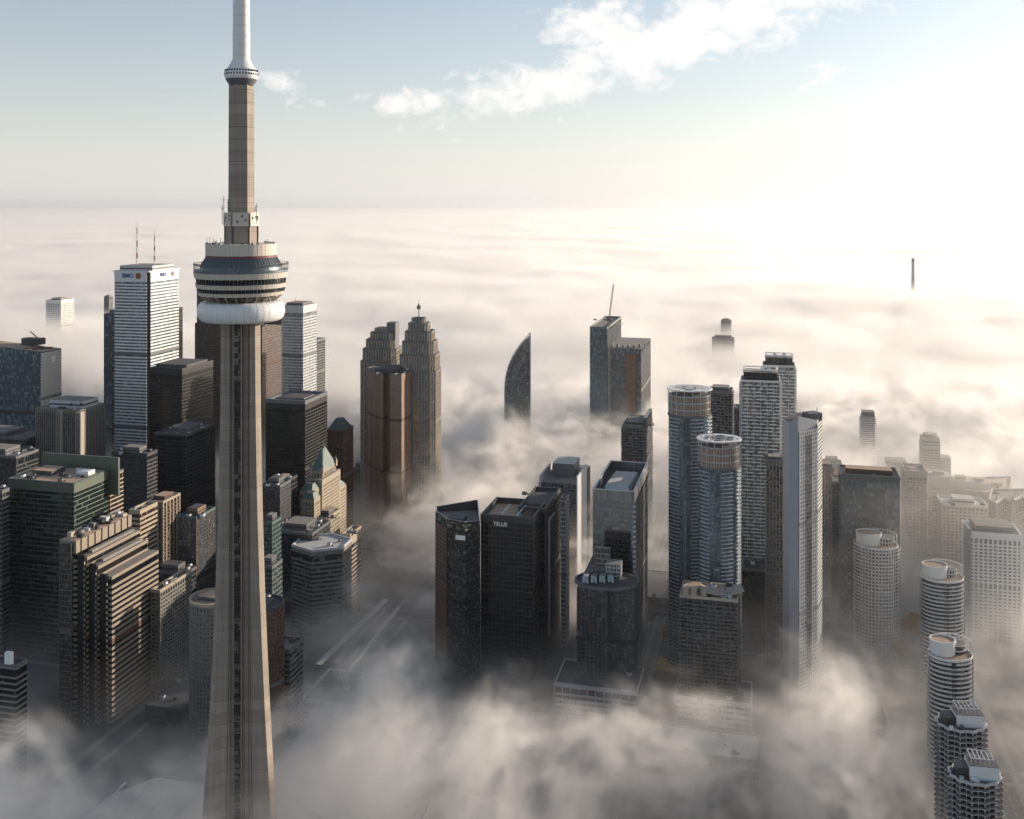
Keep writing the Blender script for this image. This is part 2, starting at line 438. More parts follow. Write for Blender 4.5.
# upper shaft: hexagonal, with a collar of equipment panels
hx = lambda r0, rot=R(12): [(TX+r0*cos(R(60*i)+rot), TY+r0*sin(R(60*i)+rot)) for i in range(6)]
m = MB(); m.prism(hx(8.3), L(245), L(226), 'towerc', 'groof')
for i in range(6):
    a = R(60*i)+R(12); m.bar((TX+8.35*cos(a), TY+8.35*sin(a), L(245)), (TX+8.35*cos(a), TY+8.35*sin(a), L(226)), .8, 'towerd')
m.build('shaft_base', tw)
m = MB(); m.loft(hx(6.75), L(226), hx(6.45), L(83), 'towerc')
for zz in range(0, 11):
    zq = L(215)+zz*6.6; m.ring(hx(6.78-zz*.02), hx(6), zq, zq+.16, 'towerd')
for i in range(6):
    a = R(60*i)+R(12)
m.build('upper_shaft', tw)
for i in range(6):
    a0 = R(60*i)+R(12)+.06; a1 = a0+R(60)-.12; m = MB()
    q = [(TX+9.2*cos(a), TY+9.2*sin(a)) for a in (a0, a1)]+[(TX+8.1*cos(a), TY+8.1*sin(a)) for a in (a1, a0)]
    m.prism(ccw(q), L(226), L(212.5), 'cream', 'groof')
    for k in range(4):
        t = rnd.uniform(.15, .85); x = q[0][0]*(1-t)+q[1][0]*t; y = q[0][1]*(1-t)+q[1][1]*t
        m.box(x, y, L(226)+rnd.uniform(1, 5), .8, .8, 1.2, 'mgrey', a0)
    m.build('equipment_panel', tw)
for x0, y0, y1 in ((-9.0, 224, 205), (9.0, 224, 203), (-8.2, 212, 196), (-6, 212, 199), (8.4, 212, 206)):
    m = MB(); yy = TY-4; m.bar((TX+x0, yy, L(y0)), (TX+x0, yy, L(y1)), .25, 'mgrey')
    m.bar((TX+x0-.6, yy, L(y1)-2), (TX+x0+.6, yy, L(y1)-2), .3, 'mgrey'); m.build('antenna', tw)
m = MB(); m.lathe([(6.2, L(86)), (6.6, L(84.5)), (8.0, L(80.5)), (8.2, L(79.5))], 'mgrey', TX, TY, 48); m.build('small_pod_base', tw, True)
m = MB(); m.lathe([(8.0, L(79.7)), (8.7, L(77.5)), (8.7, L(74.5)), (8.3, L(71)), (7.6, L(69.2))], 'wmetal', TX, TY, 48); m.build('small_pod', tw, True)
m = MB()
for i in range(36):
    a = 2*pi*i/36
    for q, rr in ((75.6, 8.66), (72.2, 8.46)):
        m.box(TX+rr*cos(a), TY+rr*sin(a), L(q), .5, .62, 1.0, 'g_black', a)
m.build('porthole', tw, kind='stuff')
m = MB(); m.lathe([(7.6, L(69.3)), (6.3, L(66)), (5.3, L(62.5)), (4.55, L(59.5))], 'wmetal', TX, TY, 48); m.build('small_pod_roof', tw, True)
m = MB(); m.lathe([(4.5, L(59.8)), (4.5, L(30)), (4.35, L(29.8)), (4.3, L(-20)), (4.0, L(-20.2)), (3.8, L(-90)), (0, L(-91))], 'wmetal', TX, TY, 40)
for k in range(14):
    zq = L(56)+k*5.2; m.lathe([(4.53, zq), (4.56, zq+.08), (4.53, zq+.16)], 'lgrey', TX, TY, 40)
m.build('mast', tw, True)

# ------------------------------------------------------------------ office district, left
# 1 white banded bank tower
p = gbox(149, 1294, xl=113, xr=180); z = wz(272, 1294)
t = thing('bank_tower', 'tall white-banded office slab with two red and white masts on its roof', 'tower', base_of(p))
m = MB()
ch = chamf(p, 3.6)
for i in range(0, 8, 2):
    a, b = Vector(ch[i]), Vector(ch[i+1]); c = Vector(p[i//2])
core = []
for i in range(4):
    c = Vector(p[i]); a = Vector(ch[2*i]); b = Vector(ch[2*i+1]); core += [tuple(a), tuple(a+b-c), tuple(b)]
facade(m, core, 0, z-11, fh=4.0, bh=2.0, bo=.35, ms=0, glass='g_blue', band='white')
m.prism(offset(core, .3), z-11, z, 'white', 'gravel')
m.build('facade', t)
for i in range(4):
    c = Vector(p[i]); a = Vector(ch[2*i]); b = Vector(ch[2*i+1]); q = a+b-c; q2 = q*.5+c*.5
    m = MB(); m.prism(ccw([tuple(a*.9+q*.1), tuple(q), tuple(b*.9+q*.1), tuple(q2)]), 0, z-1, 'steelb'); m.build('notch_shade_infill', t)  # black infill in each notch; shade of the re-entrant corner painted as a solid
roofkit(t, p, z, par=1.0, pmat='white', pent=(.7, .6, 7), pentmat='lgrey', units=6)
c = cen(p)
for xx, yy in ((137, 222), (154.5, 231)):
    m = MB(); X = wx(xx, 1320); zt = wz(yy, 1320); n = 8
    for k in range(n):
        z0 = z+(zt-z)*k/n; z1 = z+(zt-z)*(k+1)/n; w = 1.5*(1-k/n)+.2
        mt = 'red' if k % 2 == 0 else 'white'
        for sx, sy in ((-1, -1), (1, -1), (1, 1), (-1, 1)):
            m.bar((X+sx*w/2, 1320+sy*w/2, z0), (X+sx*w/2, 1320+sy*w/2, z1), .3, mt)
        m.bar((X-w/2, 1320-w/2, z0), (X+w/2, 1320-w/2, z1), .3, mt); m.bar((X+w/2, 1320-w/2, z0), (X-w/2, 1320-w/2, z1), .3, mt)
    m.build('antenna_mast', t)
wn = (-sin(GA), -cos(GA)); sn = (cos(GA), -sin(GA))
def onface(p0, d, dist, nrm, out): return (p0[0]+d[0]*dist+nrm[0]*out, p0[1]+d[1]*dist+nrm[1]*out)
C0 = P(149, 1294)
q = onface(C0, ND, 30, wn, .7); text(None, 'sign_lettering', 'BMO', 7.5, (q[0], q[1], z-5.2), -GA, 'blue', t)
q = onface(C0, ND, 15, wn, .5)
m = MB()
def disc(m, cx, cy, cz, r, nrm, th, mat, n=20):
    ux, uy = -nrm[1], nrm[0]
    a = [(cx+ux*r*cos(2*pi*i/n), cy+uy*r*cos(2*pi*i/n), cz+r*sin(2*pi*i/n)) for i in range(n)]
    b = [(x+nrm[0]*th, y+nrm[1]*th, zz) for x, y, zz in a]
    m.face(b, mat)
    for i in range(n): j = (i+1) % n; m.face([a[i], a[j], b[j], b[i]], mat)
disc(m, q[0], q[1], z-5.2, 3.9, wn, .4, 'red'); m.build('round_emblem', t)
q = onface(C0, ED, 52, sn, .5); m = MB(); disc(m, q[0], q[1], z-5.2, 3.0, sn, .4, 'red'); m.build('round_emblem', t)
q = onface(C0, ED, 30, sn, .7); text(None, 'sign_lettering', 'BMO', 6, (q[0], q[1], z-5.2), R(90)-GA, 'blue', t)

bld('glass_tower', 'dark blue glass tower, narrow sliver seen at the left edge of the white-banded slab', gbox(112, 1450, xl=104, e=40), wz(315, 1450),
    dict(glass='g_blue', band='dgrey', mull='dgrey', bh=.8), dict(units=2, pmat='dgrey'))
bld('office_tower', 'black glass sliver showing at the right edge of the white-banded slab', gbox(177, 1385, n=26, xr=182.5), wz(309, 1385),
    dict(glass='g_black', band='steelb', mull='steelb'), dict(units=2, pmat='steelb', pent=None))
# granite tower behind the pod
p = gbox(262, 1540, xl=195, xr=284); t = thing('granite_tower', 'red-brown granite tower standing directly behind the pod of the concrete tower', 'tower', base_of(p))
m = MB(); st = dict(fh=4.0, bh=1.9, bo=.25, ms=3.6, mw=1.7, mo=.3, glass='g_brown', band='granite', mull='granite')
facade(m, p, 0, wz(325, 1540), **st); p2 = gbox(254, 1546, xl=197, e=38); facade(m, p2, wz(326, 1540), wz(273, 1540), **st); m.build('facade', t)
roofkit(t, p2, wz(273, 1540), pmat='granite', units=3)
m = MB(); q = gbox(282, 1540.5, xl=264, xr=283.6); m.prism(q, wz(325, 1540)+.1, wz(318, 1540), 'granite', 'gravel'); m.build('setback', t)
# steel clad tower right of the pod
bld('office_tower', 'pale steel-clad tower with ribbon windows immediately right of the pod', gbox(303, 1448, xl=282, xr=316.5), wz(307, 1448),
    dict(glass='g_grey', band='lgrey', mull='lgrey', fh=4.1, bh=2.0, ms=9, mw=.5, top=9), dict(units=5, pmat='lgrey', pent=(.6, .6, 5), masts=1), cat='tower')
bld('office_tower', 'narrow grey tower peeping out right of the pale steel-clad tower', gbox(317, 1560, n=14, xr=325), wz(341, 1560),
    dict(glass='g_dark', band='mgrey', mull='mgrey', bh=1.6, ms=2.5), dict(units=1, pent=None))
# black towers
blk = dict(glass='g_black', band='steelb', mull='steelb', fh=3.9, bh=1.3, bo=.15, ms=3.0, mw=.3, mo=.35)
bld('black_tower', 'black steel and glass slab standing before the lower right half of the white-banded slab', gbox(182, 1180, xl=150, xr=213), wz(370, 1180), dict(blk, top=6), dict(units=4, pmat='steelb', pent=(.7, .6, 4), pentmat='dgrey', deck='groof'), 'black office towers')
t = bld('black_tower', 'short black block with slim lit bands, just left of the concrete tower shaft', gbox(186, 1060, xl=155, xr=215), wz(436, 1060), dict(blk, bh=1.0, mull='dgrey', band='dgrey'), dict(units=6, pmat='dgrey', pent=(.4, .4, 5), deck='groof'), 'black office towers')
t = bld('black_tower', 'black glass tower with pale rim round its sunken roof, right of the concrete shaft', gbox(305, 1110, xl=266, xr=327), wz(404, 1110), dict(blk, fh=3.6, top=7, mull='steelb'), dict(units=6, pmat='mgrey', pw=2.5, par=3.5, pent=(.5, .4, 3), deck='groof', pentmat='conc'), 'black office towers')
bld('brown_tower', 'slender brown stone tower with dark hipped roof beside the pale ring-roofed black tower', gbox(343, 1200, xl=326, xr=353), wz(432, 1200),
    dict(glass='g_brown', band='brick', mull='brick', bh=1.5, ms=4, mw=1.6, top=14), dict(units=0, pmat='brick', pent=None))
t = bpy.data.objects['brown_tower']; p = gbox(343, 1200, xl=326, xr=353); c = cen(p); z = wz(432, 1200)
m = MB(); m.loft(offset(p, -.5), z+.2, [(c[0]+(a[0]-c[0])*.3, c[1]+(a[1]-c[1])*.3) for a in p], z+13, 'copper'); m.build('hipped_roof', t)
bld('glass_tower', 'dark low block between black tower and dim street, left of the twin stepped towers', gbox(362, 1330, xl=352, e=30), wz(470, 1330), dict(glass='g_dark', band='dgrey', mull='dgrey'), dict(units=2))

# glass block with slanting top, far left
p = gbox(42, 1250, xl=-34, xr=61); zt = wz(352, 1250)
t = thing('glass_office', 'broad blue glass office building with cream end wall and lit sloping roof at far left', 'tower', base_of(p))
m = MB(); facade(m, p, 0, zt-12, glass='g_blue', band='dgrey', mull='dgrey', bh=.7, ms=4, mw=.15, bo=.1, mo=.15, top=1)
tops = [zt+(8 if hypot(a[0]-P(42, 1250)[0], a[1]-1250) > 60 else 0) for a in p]
m.loft(p, zt-12, p, tops, 'g_blue', 'troof'); m.build('facade', t)
q0, q1 = P(42, 1250), None
m = MB(); a = onface(C0 and P(42, 1250), ED, 0, sn, .15); L1 = 30
q = gbox(42, 1250, xl=41, xr=61)
facade(m, offset(gbox(42.2, 1249.6, n=1.2, xr=61), .3), 30, zt-1.0, glass='cream', band='beige', mull='beige', bh=.6, bo=.12, ms=5, mw=.2, mo=.15); m.build('end_wall', t)
m = MB(); b = onface(P(42, 1250), ED, 19, sn, 1.2); m.box(b[0], b[1], zt-15, 6, .6, 8, 'sign', R(90)-GA); m.build('sign', t)
for k in range(5):
    b = onface(P(42, 1250), ND, 12+k*13, wn, -16); m = MB()
    m.box(b[0], b[1], zt+.5, 2.0, 24, 2.2, 'brick', -GA-R(28)); m.build('roof_beam', t)
b = onface(P(42, 1250), ND, 38, wn, -32); m = MB(); m.box(b[0], b[1], zt+4, 26, 12, 8, 'dgrey', -GA); m.build('penthouse', t)
m = MB(); m.bar((b[0]+10, b[1], zt+8), (b[0]-4, b[1], zt+20), 1.0, 'dgrey'); m.build('crane_arm', t)

# fluted concrete twin
p = gbox(80, 1120, xl=36, xr=105); zt = wz(411, 1120)
t = thing('fluted_tower', 'concrete office tower with close vertical fins and a big white rooftop plant box', 'tower', base_of(p))
m = MB(); facade(m, p, 0, zt, glass='g_dark', band='conc', mull='conc', bh=.5, bo=.1, ms=2.6, mw=1.0, mo=.9, top=4); m.build('facade', t)
roofkit(t, p, zt, par=.8, pmat='conc', pent=(.64, .5, 8), pentmat='lgrey', units=3, poff=(.04, .04))
for xx in (61, 80):
    b = P(xx, 1118.0 if xx > 70 else 1126); m = MB(); m.box(b[0], b[1], 0, 6.5, 6.5, zt-.5, 'beige', -GA)
    for kk in (-2.1, 0, 2.1): m.box(b[0]+kk, b[1]-3.4, 0, .5, .8, zt-1, 'dgrey', -GA)
    m.build('stone_pier', t)
cc = cen(p)
for dx in (6, 17):
    m = MB(); disc(m, cc[0]+dx+2, cc[1]-17.2, zt+5, 1.7, wn, .5, 'dgrey'); m.build('vent', t)
# far isolated block in the fog
bld('apartment_block', 'lone cream block rising from the fog sea at far left', gbox(61, 2100, xl=46, xr=74), wz(301, 2100),
    dict(glass='g_mid', band='white', mull='white', bh=1.6, ms=4, mw=1.5, top=6), dict(units=3, pmat='white', pent=(.5, .5, 5), pentmat='beige'), 'blocks poking out of the far fog')
bld('apartment_block', 'tiny dark rooftop barely breaking the fog left of the white-banded slab', gbox(109, 2600, xl=104, xr=113), wz(297, 2600), dict(glass='g_mid', band='mgrey', mull='mgrey'), dict(units=0, pent=(.5, .5, 4)), 'blocks poking out of the far fog')

# green glass office
p = gbox(74, 860, xl=8, xr=108); zt = wz(484, 860)
t = thing('green_office', 'large dark green glass office block with tall green screen wall along its back roof edge', 'tower', base_of(p))
m = MB(); facade(m, p, 0, zt-7, glass='g_green', band='gpanel', mull='dgrey', fh=4.0, bh=.9, bo=.25, ms=3, mw=.15, mo=.2)
m.prism(offset(p, .35), zt-7, zt, 'gpanel', 'troof'); m.build('facade', t)
roofkit(t, p, zt, par=.7, pmat='copper', pent=(.26, .3, 4), pentmat='groof', units=12, deck='troof', poff=(-.15, .1))
m = MB(); c = p
A = onface(P(74, 860), ED, 47, sn, 0); m.box(A[0]-38*cos(GA)+8, A[1]+38*sin(GA), zt-22, 78, 2.2, 33, 'gpanel', -GA); m.build('screen_wall', t)
m = MB(); A = onface(P(74, 860), ED, 30, sn, -11); m.box(A[0], A[1], zt+.2, 12, 9, 3.4, 'sign', -GA); m.build('white_plant_room', t)
bld('office_block', 'brown banded block just behind the right end of the green glass office', gbox(110, 930, n=12, xr=123), wz(476, 930), dict(glass='g_brown', band='beige', mull='brick', bh=1.2, ms=0), dict(units=2, pent=None))
bld('office_block', 'dark block with pale flat roof between the green screen wall and the short black block', gbox(147, 1010, xl=112, xr=157), wz(455, 1010), dict(glass='g_dark', band='dgrey', mull='dgrey', bh=1.8), dict(units=6, deck='gravel', pmat='dgrey'))
bld('office_block', 'low dark office at left frame edge behind the green glass office', gbox(16, 960, xl=-40, xr=38), wz(458, 960), dict(glass='g_dark', band='dgrey', mull='dgrey', bh=1.4), dict(units=8, pmat='mgrey', deck='gravel'))
bld('office_block', 'dark block with one sunlit corner squeezed between green office and left frame edge', gbox(2, 840, xl=-50, xr=9), wz(492, 840), dict(glass='g_dark', band='mgrey', mull='dgrey', bh=1.5), dict(units=2))
bld('glass_office', 'dark blue glass hulk in shade left of the fluted concrete tower', gbox(26, 1120, xl=-60, e=40), wz(440, 1120), dict(glass='g_dark', band='dgrey', mull='dgrey', bh=.8), dict(units=3))

# stepped banded tower
Y0 = 745; C = P(76, Y0); zt = wz(541, Y0)
def g2(n0, n1, e0, e1, C=C):
    return ccw([(C[0]+ND[0]*a+ED[0]*b, C[1]+ND[1]*a+ED[1]*b) for a, b in ((n0, e0), (n0, e1), (n1, e1), (n1, e0))])
t = thing('stepped_office', 'beige banded office tower with sunlit stripes, sawtooth dark corner and stepped roof terraces', 'tower', (C[0], C[1], 0))
st = dict(glass='g_black', band='tan', fh=4.1, bh=2.0, bo=.45, ms=0)
m = MB(); facade(m, g2(0, 13, 0, 66), 0, zt, **dict(st, top=9)); m.build('main_block', t)
south = (cos(GA), -sin(GA))
def g3(s0, s1, e0, e1): return g2(-s1, -s0, e0, e1)
ter = [(0, 7, 3, 66.5, zt-12), (7, 14, 6, 67, zt-19), (14, 23, 9.5, 67.5, zt-27)]
for k, (s0, s1, e0, e1, zz) in enumerate(ter):
    m = MB(); facade(m, g3(s0+.01, s1, e0, e1), 0, zz, **dict(st, top=2.4)); m.build('terrace_block', t)
    if k < 2:
        m = MB(); m.box(*cen(g3(s0, s1, e0+5, e1)), zz+.1, 3.2, e1-e0-12, 1.8, 'gravel', -GA); m.build('roof_vent_strip', t)
m = MB(); m.prism(g2(.8, 12.2, 1, 65), zt-.2, zt+.15, 'troof'); m.build('roof', t)
for k in range(8):
    m = MB(); a = (C[0]+ED[0]*(5+k*8)+sn[0]*.75, C[1]+ED[1]*(5+k*8)+sn[1]*.75)
    m.box(a[0], a[1], zt-9, .5, .5, 9.5, 'steelb', -GA); m.build('panel_joint', t)
for k in range(22):
    a = rnd.uniform(2, 11); b = rnd.uniform(5, 62); q = (C[0]+ND[0]*a+ED[0]*b, C[1]+ND[1]*a+ED[1]*b); m = MB()
    mt = rnd.choice(['conc', 'gravel', 'dgrey', 'lgrey', 'beige', 'steelb'])
    m.box(q[0], q[1], zt+.1, rnd.uniform(1.5, 5), rnd.uniform(2, 5), rnd.uniform(1, 4), mt, -GA)
    m.bar((q[0], q[1], zt), (q[0], q[1], zt+rnd.uniform(3, 6)), .2, 'mgrey'); m.build('cooling_unit', t)
for s0, e0 in ((0, 1), (7, 4.5), (14, 7.5)):
    m = MB(); q = g3(s0+.5, s0+6.5, e0, e0+2.2)
    m.prism(q, 0, ter[int(s0/7)][4]+1.5, 'steelb'); 
    zq = 5
    while zq < ter[int(s0/7)][4]-3:
        cq = cen(g3(s0+6.4, s0+6.9, e0-1, e0-.2)); m.box(cq[0], cq[1], zq, .7, .7, 1.6, 'beige', -GA); zq += 4.1
    m.build('sawtooth_corner', t)
m = MB(); q = g2(2, 11.5, -3, .2); facade(m, q, 0, zt-1, glass='g_brown', band='mgrey', mull='mgrey', bh=.8, ms=2.4, bo=.12); m.build('stair_tower', t)
t = bld('office_block', 'small dark building with bright sign box and lit banded corner at lower left frame edge', gbox(16, 665, xl=-60, xr=27), wz(668, 665), dict(glass='g_black', band='conc', mull='dgrey', bh=1.3, ms=0), dict(units=3, deck='groof', pent=None))
m = MB(); q = P(9, 668); m.box(q[0], q[1], wz(668, 665), 4.5, 3, 9, 'sign', -GA); m.build('roof_sign', t)
# cluster between banded tower and concrete shaft
t = bld('apartment_tower', 'orange-brown apartment tower with round corner right behind the beige banded tower', gbox(163, 900, xl=148, xr=180), wz(503, 900), dict(glass='g_brown', band='brick', mull='beige', fh=3.1, bh=.9, ms=5, mw=1.2), dict(units=4, pmat='lime', deck='troof', pent=(.5, .5, 4), pentmat='brick'), 'small brown towers behind the banded tower')
t = bld('apartment_tower', 'dark blue-sided tower topped by a small orange plant room, left of the concrete shaft', gbox(196, 880, xl=178, xr=215), wz(519, 880), dict(glass='g_blue', band='dgrey', mull='brick', fh=3.1, bh=.8, ms=4, mw=.8), dict(units=5, pmat='copper', deck='groof', pent=(.4, .4, 6), pentmat='orange'), 'small brown towers behind the banded tower')
bld('office_block', 'block with bright striped end wall touching the banded tower roof line', gbox(140, 850, n=10, xr=157), wz(512, 850), dict(glass='g_brown', band='lime', mull='lime', bh=1.9, ms=0), dict(units=2, pent=None, pmat='lime'))
bld('slab_block', 'pale long apartment slab with rounded parapet in thin fog left of the concrete shaft', gbox(160, 790, xl=151, xr=191), wz(592, 790), dict(glass='g_mid', band='conc', mull='conc', fh=3, bh=1.3, ms=3.4, mw=1.0), dict(units=4, pmat='lime', deck='groof', pent=None), cat='apartment block')
bld('office_block', 'shaded low block under smoke-like mist between banded tower and orange-topped tower', gbox(185, 850, xl=150, xr=196), wz(575, 850), dict(glass='g_dark', band='dgrey', mull='dgrey', bh=1.2), dict(units=5, deck='groof'))
def round_tower(name, label, xc, y, Y, wpx, group=None, **kw):
    r = wpx/2*Y/F; c = P(xc, Y+r); z = wz(y, Y); p = ell(c[0], c[1], r, r, 40)
    t = thing(name, label, 'tower', (c[0], c[1], 0), group)
    m = MB(); facade(m, p, 0, z, **kw.get('fc', {}))
    if 'bal' in kw: balconies(m, p, 0, z-8, **kw['bal'])
    m.build('facade', t, True); return t, p, c, r, z
t, p, c, r, z = round_tower('round_tower', 'round beige residential tower half hidden by the left edge of the concrete shaft', 213, 607, 700, 46, fc=dict(glass='g_mid', band='conc', mull='conc', fh=3, bh=1.4, ms=2.4, mw=.7, cap='troof'))
roofkit(t, p, z, pmat='lime', deck='troof', pent=(.4, .4, 3), units=2)
t, p, c, r, z = round_tower('round_tower', 'dim round tower with dark roof just right of the sunlit shaft leg', 263, 612, 700, 42, fc=dict(glass='g_mid', band='brick', mull='brick', fh=3, bh=1.2, ms=2.4, mw=.6, cap='groof'))
roofkit(t, p, z, pmat='dgrey', deck='groof', pent=(.4, .4, 3), units=2)
bld('slab_block', 'faint long banded block in mist right of the shaft, below the dim round tower', gbox(290, 720, xl=268, xr=303), wz(652, 720), dict(glass='g_mid', band='conc', mull='conc', bh=1.3, ms=0), dict(units=2, pent=None), cat='apartment block')

# grand hotel with copper roof
Y0 = 1045; t = thing('grand_hotel', 'limestone chateau-style hotel with steep green copper roof and pinnacle', 'hotel', (wx(325, Y0), Y0, 0))
hs = dict(glass='g_mid', band='lime', mull='lime', fh=3.4, bh=1.6, bo=.25, ms=3.0, mw=1.5, mo=.3)
pc = gbox(322, Y0, xl=306, xr=340); zc = wz(480, Y0)
m = MB(); facade(m, pc, 0, zc, **dict(hs, top=6)); m.build('central_block', t)
for a, b, c_, yy, YY in ((312, 300, 326, 492, 1028), (330, 318, 346, 494, 1075), (314, 302, 320, 500, 1015)):
    q = gbox(a, YY, xl=b, xr=c_); m = MB(); facade(m, q, 0, wz(yy, YY), **dict(hs, top=3)); m.build('wing', t)
    cq = cen(q); m = MB(); m.loft(offset(q, .2), wz(yy, YY), [(cq[0]+(a_[0]-cq[0])*.6, cq[1]+(a_[1]-cq[1])*.6) for a_ in q], wz(yy, YY)+6, 'copper', 'groof'); m.build('wing_roof', t)
c = cen(pc); pk = [(c[0]+(a[0]-c[0])*.72, c[1]+(a[1]-c[1])*.72) for a in pc]; pk2 = [(c[0]+(a[0]-c[0])*.10, c[1]+(a[1]-c[1])*.22) for a in pc]
m = MB(); facade(m, pk, zc, zc+7, **dict(hs, top=2, fh=3.4)); m.build('attic_storey', t)
m = MB(); m.loft(offset(pk, .6), zc+7, pk2, zc+27, 'copper'); m.build('copper_roof', t)
for q in pk:
    m = MB(); m.box(q[0], q[1], zc+5, 3.2, 3.2, 6, 'lime', -GA); m.lathe([(2.0, zc+11), (0, zc+16)], 'copper', q[0], q[1], 8); m.build('corner_turret', t)
m = MB(); m.lathe([(1.6, zc+26), (.9, zc+29), (0, zc+35)], 'copper', c[0], c[1], 8); m.build('pinnacle', t)
bld('office_block', 'dark block with one thin sunlit roof strip left of the copper-roofed hotel', gbox(285, 1010, xl=268, xr=297), wz(483, 1010), dict(glass='g_dark', band='dgrey', mull='dgrey', bh=1.0), dict(units=4, deck='troof', pmat='dgrey', pent=(.3, .6, 3)))
bld('office_block', 'dark fluted low block beside the sunlit shaft leg, left of the thin-strip roof block', gbox(280, 960, xl=262, e=22), wz(487, 960), dict(glass='g_dark', band='dgrey', mull='mgrey', bh=.6, ms=2.2, mw=.7), dict(units=3, deck='groof'))
bld('glass_office', 'small green glass cube-like office right beside the sunlit shaft leg', gbox(272, 860, xl=262, xr=281), wz(524, 860), dict(glass='g_teal', band='copper', mull='copper', bh=.9, ms=4), dict(units=2, pmat='copper'))
bld('glass_office', 'low green-grey building under the small green glass office', gbox(272, 810, xl=258, xr=282), wz(568, 810), dict(glass='g_teal', band='mgrey', mull='mgrey', bh=1.1, ms=4), dict(units=2))
bld('podium_block', 'shaded broad block between hotel and hexagonal pale roof', gbox(312, 930, xl=270, xr=330), wz(535, 930), dict(glass='g_dark', band='dgrey', mull='mgrey', bh=1.2, ms=3), dict(units=9, deck='gravel', pmat='mgrey'), cat='office block')
bld('office_block', 'small sunlit stone block directly below the hotel front', gbox(326, 985, xl=316, xr=340), wz(520, 985), dict(glass='g_mid', band='lime', mull='lime', bh=1.5, ms=3, mw=1.2), dict(units=5, deck='troof', pmat='lime'))
bld('office_block', 'grey stone slab with a sunlit top corner emerging from mist right of the hexagonal roof', gbox(350, 945, xl=341, xr=361), wz(536, 945), dict(glass='g_mid', band='lime', mull='lime', bh=1.5, ms=0, top=9), dict(units=2, pmat='lime', pent=None))
cx_, cy_ = P(322, 925); p = [(cx_+27*cos(R(60*i+20)), cy_+24*sin(R(60*i+20))) for i in range(6)]
t = bld('hexagonal_office', 'grey banded office with broad pale six-sided flat roof in light mist', p, wz(543, 925), dict(glass='g_mid', band='conc', mull='conc', bh=1.9, ms=0, top=4), dict(units=3, deck='wroof', pmat='lgrey', pent=None), cat='office block')

# twin stepped-crown towers and the gold faceted one
def crown_tower(name, label, tiers, Y, st, ga=GA):
    t = thing(name, label, 'tower', (wx((tiers[0][0]+tiers[0][1])/2, Y+15), Y+15, 0), 'twin stepped-crown towers')
    zb = 0
    for k, (xl, xr, yt, e) in enumerate(tiers):
        w = (xr-xl)*Y/F; cx = wx((xl+xr)/2, Y); p = chamf([(cx+a*w/2*1.0, Y+18+b*e/2) for a, b in ((-1, -1), (1, -1), (1, 1), (-1, 1))], w*.12)
        p = ccw([((a-cx)*cos(.24)+(b-Y-18)*sin(.24)*.5+cx, (b-Y-18)*cos(.24)-(a-cx)*sin(.24)*.5+Y+18) for a, b in p])
        z = wz(yt, Y); m = MB(); facade(m, p, zb, z, **st); m.build('facade' if k == 0 else 'crown_tier', t)
        m = MB(); m.ring(offset(p, .5), offset(p, -.6), z, z+1.2, 'mgrey'); m.build('cornice', t)
        zb = z
    return t, cx, zb
st = dict(glass='g_grey', band='mgrey', mull='lime', fh=4, bh=1.3, bo=.3, ms=3.4, mw=.9, mo=.5, top=2.5)
t, cx, z = crown_tower('stepped_tower', 'taller grey stepped-crown tower with mast at its peak, right of its twin', [(399, 438, 372, 44), (400.5, 437, 356, 41), (402.5, 435, 343, 36), (405, 432.5, 333, 30), (408, 428, 325, 22), (411, 424, 320, 14)], 1245, st)
m = MB(); m.bar((cx, 1263, z), (cx, 1263, z+15), .9, 'mgrey'); m.lathe([(1.0, z+11), (2.6, z+12), (2.6, z+15), (1.2, z+16), (1.0, z+18)], 'mgrey', cx, 1263, 16); m.bar((cx, 1263, z+17), (cx, 1263, z+24), .5, 'mgrey'); m.build('mast', t)
t, cx, z = crown_tower('stepped_tower', 'shorter grey stepped-crown tower standing left of its twin', [(361, 399, 362, 44), (363, 398, 350, 40), (366, 396, 341, 34), (370, 393, 334, 26), (374, 389, 330, 18)], 1320, st)
m = MB(); q = P(393, 1335); m.box(q[0], q[1], wz(362, 1335), 12, 14, wz(322, 1335)-wz(362, 1335), 'mgrey', -GA); m.build('penthouse', t)
Y0 = 1225
p = [P(367.5, Y0+36), P(370, Y0+25), P(373, Y0+22), P(375.5, Y0+10), P(378, Y0+9), P(380.5, Y0-2), P(383, Y0-4), P(386, Y0+8), P(389.5, Y0+6), P(390, Y0-8), P(401.5, Y0-11), P(406, Y0+2), P(406.8, Y0+2), P(412, Y0+18), P(412.8, Y0+18), P(418, Y0+36), P(398, Y0+60), P(375, Y0+54)]
p = ccw(p); zt = wz(373, Y0)
t = bld('gold_tower', 'copper-gold glass tower with folded facets in front of the twin stepped towers', p, zt, dict(glass='g_gold', band='g_gold', mull='brick', fh=3.9, bh=1.0, bo=.08, ms=2.6, mw=.18, mo=.12, top=1.5), dict(units=4, pmat='mgrey', par=.8, pw=.5, pent=(.45, .4, 4), pentmat='dgrey', deck='groof'))

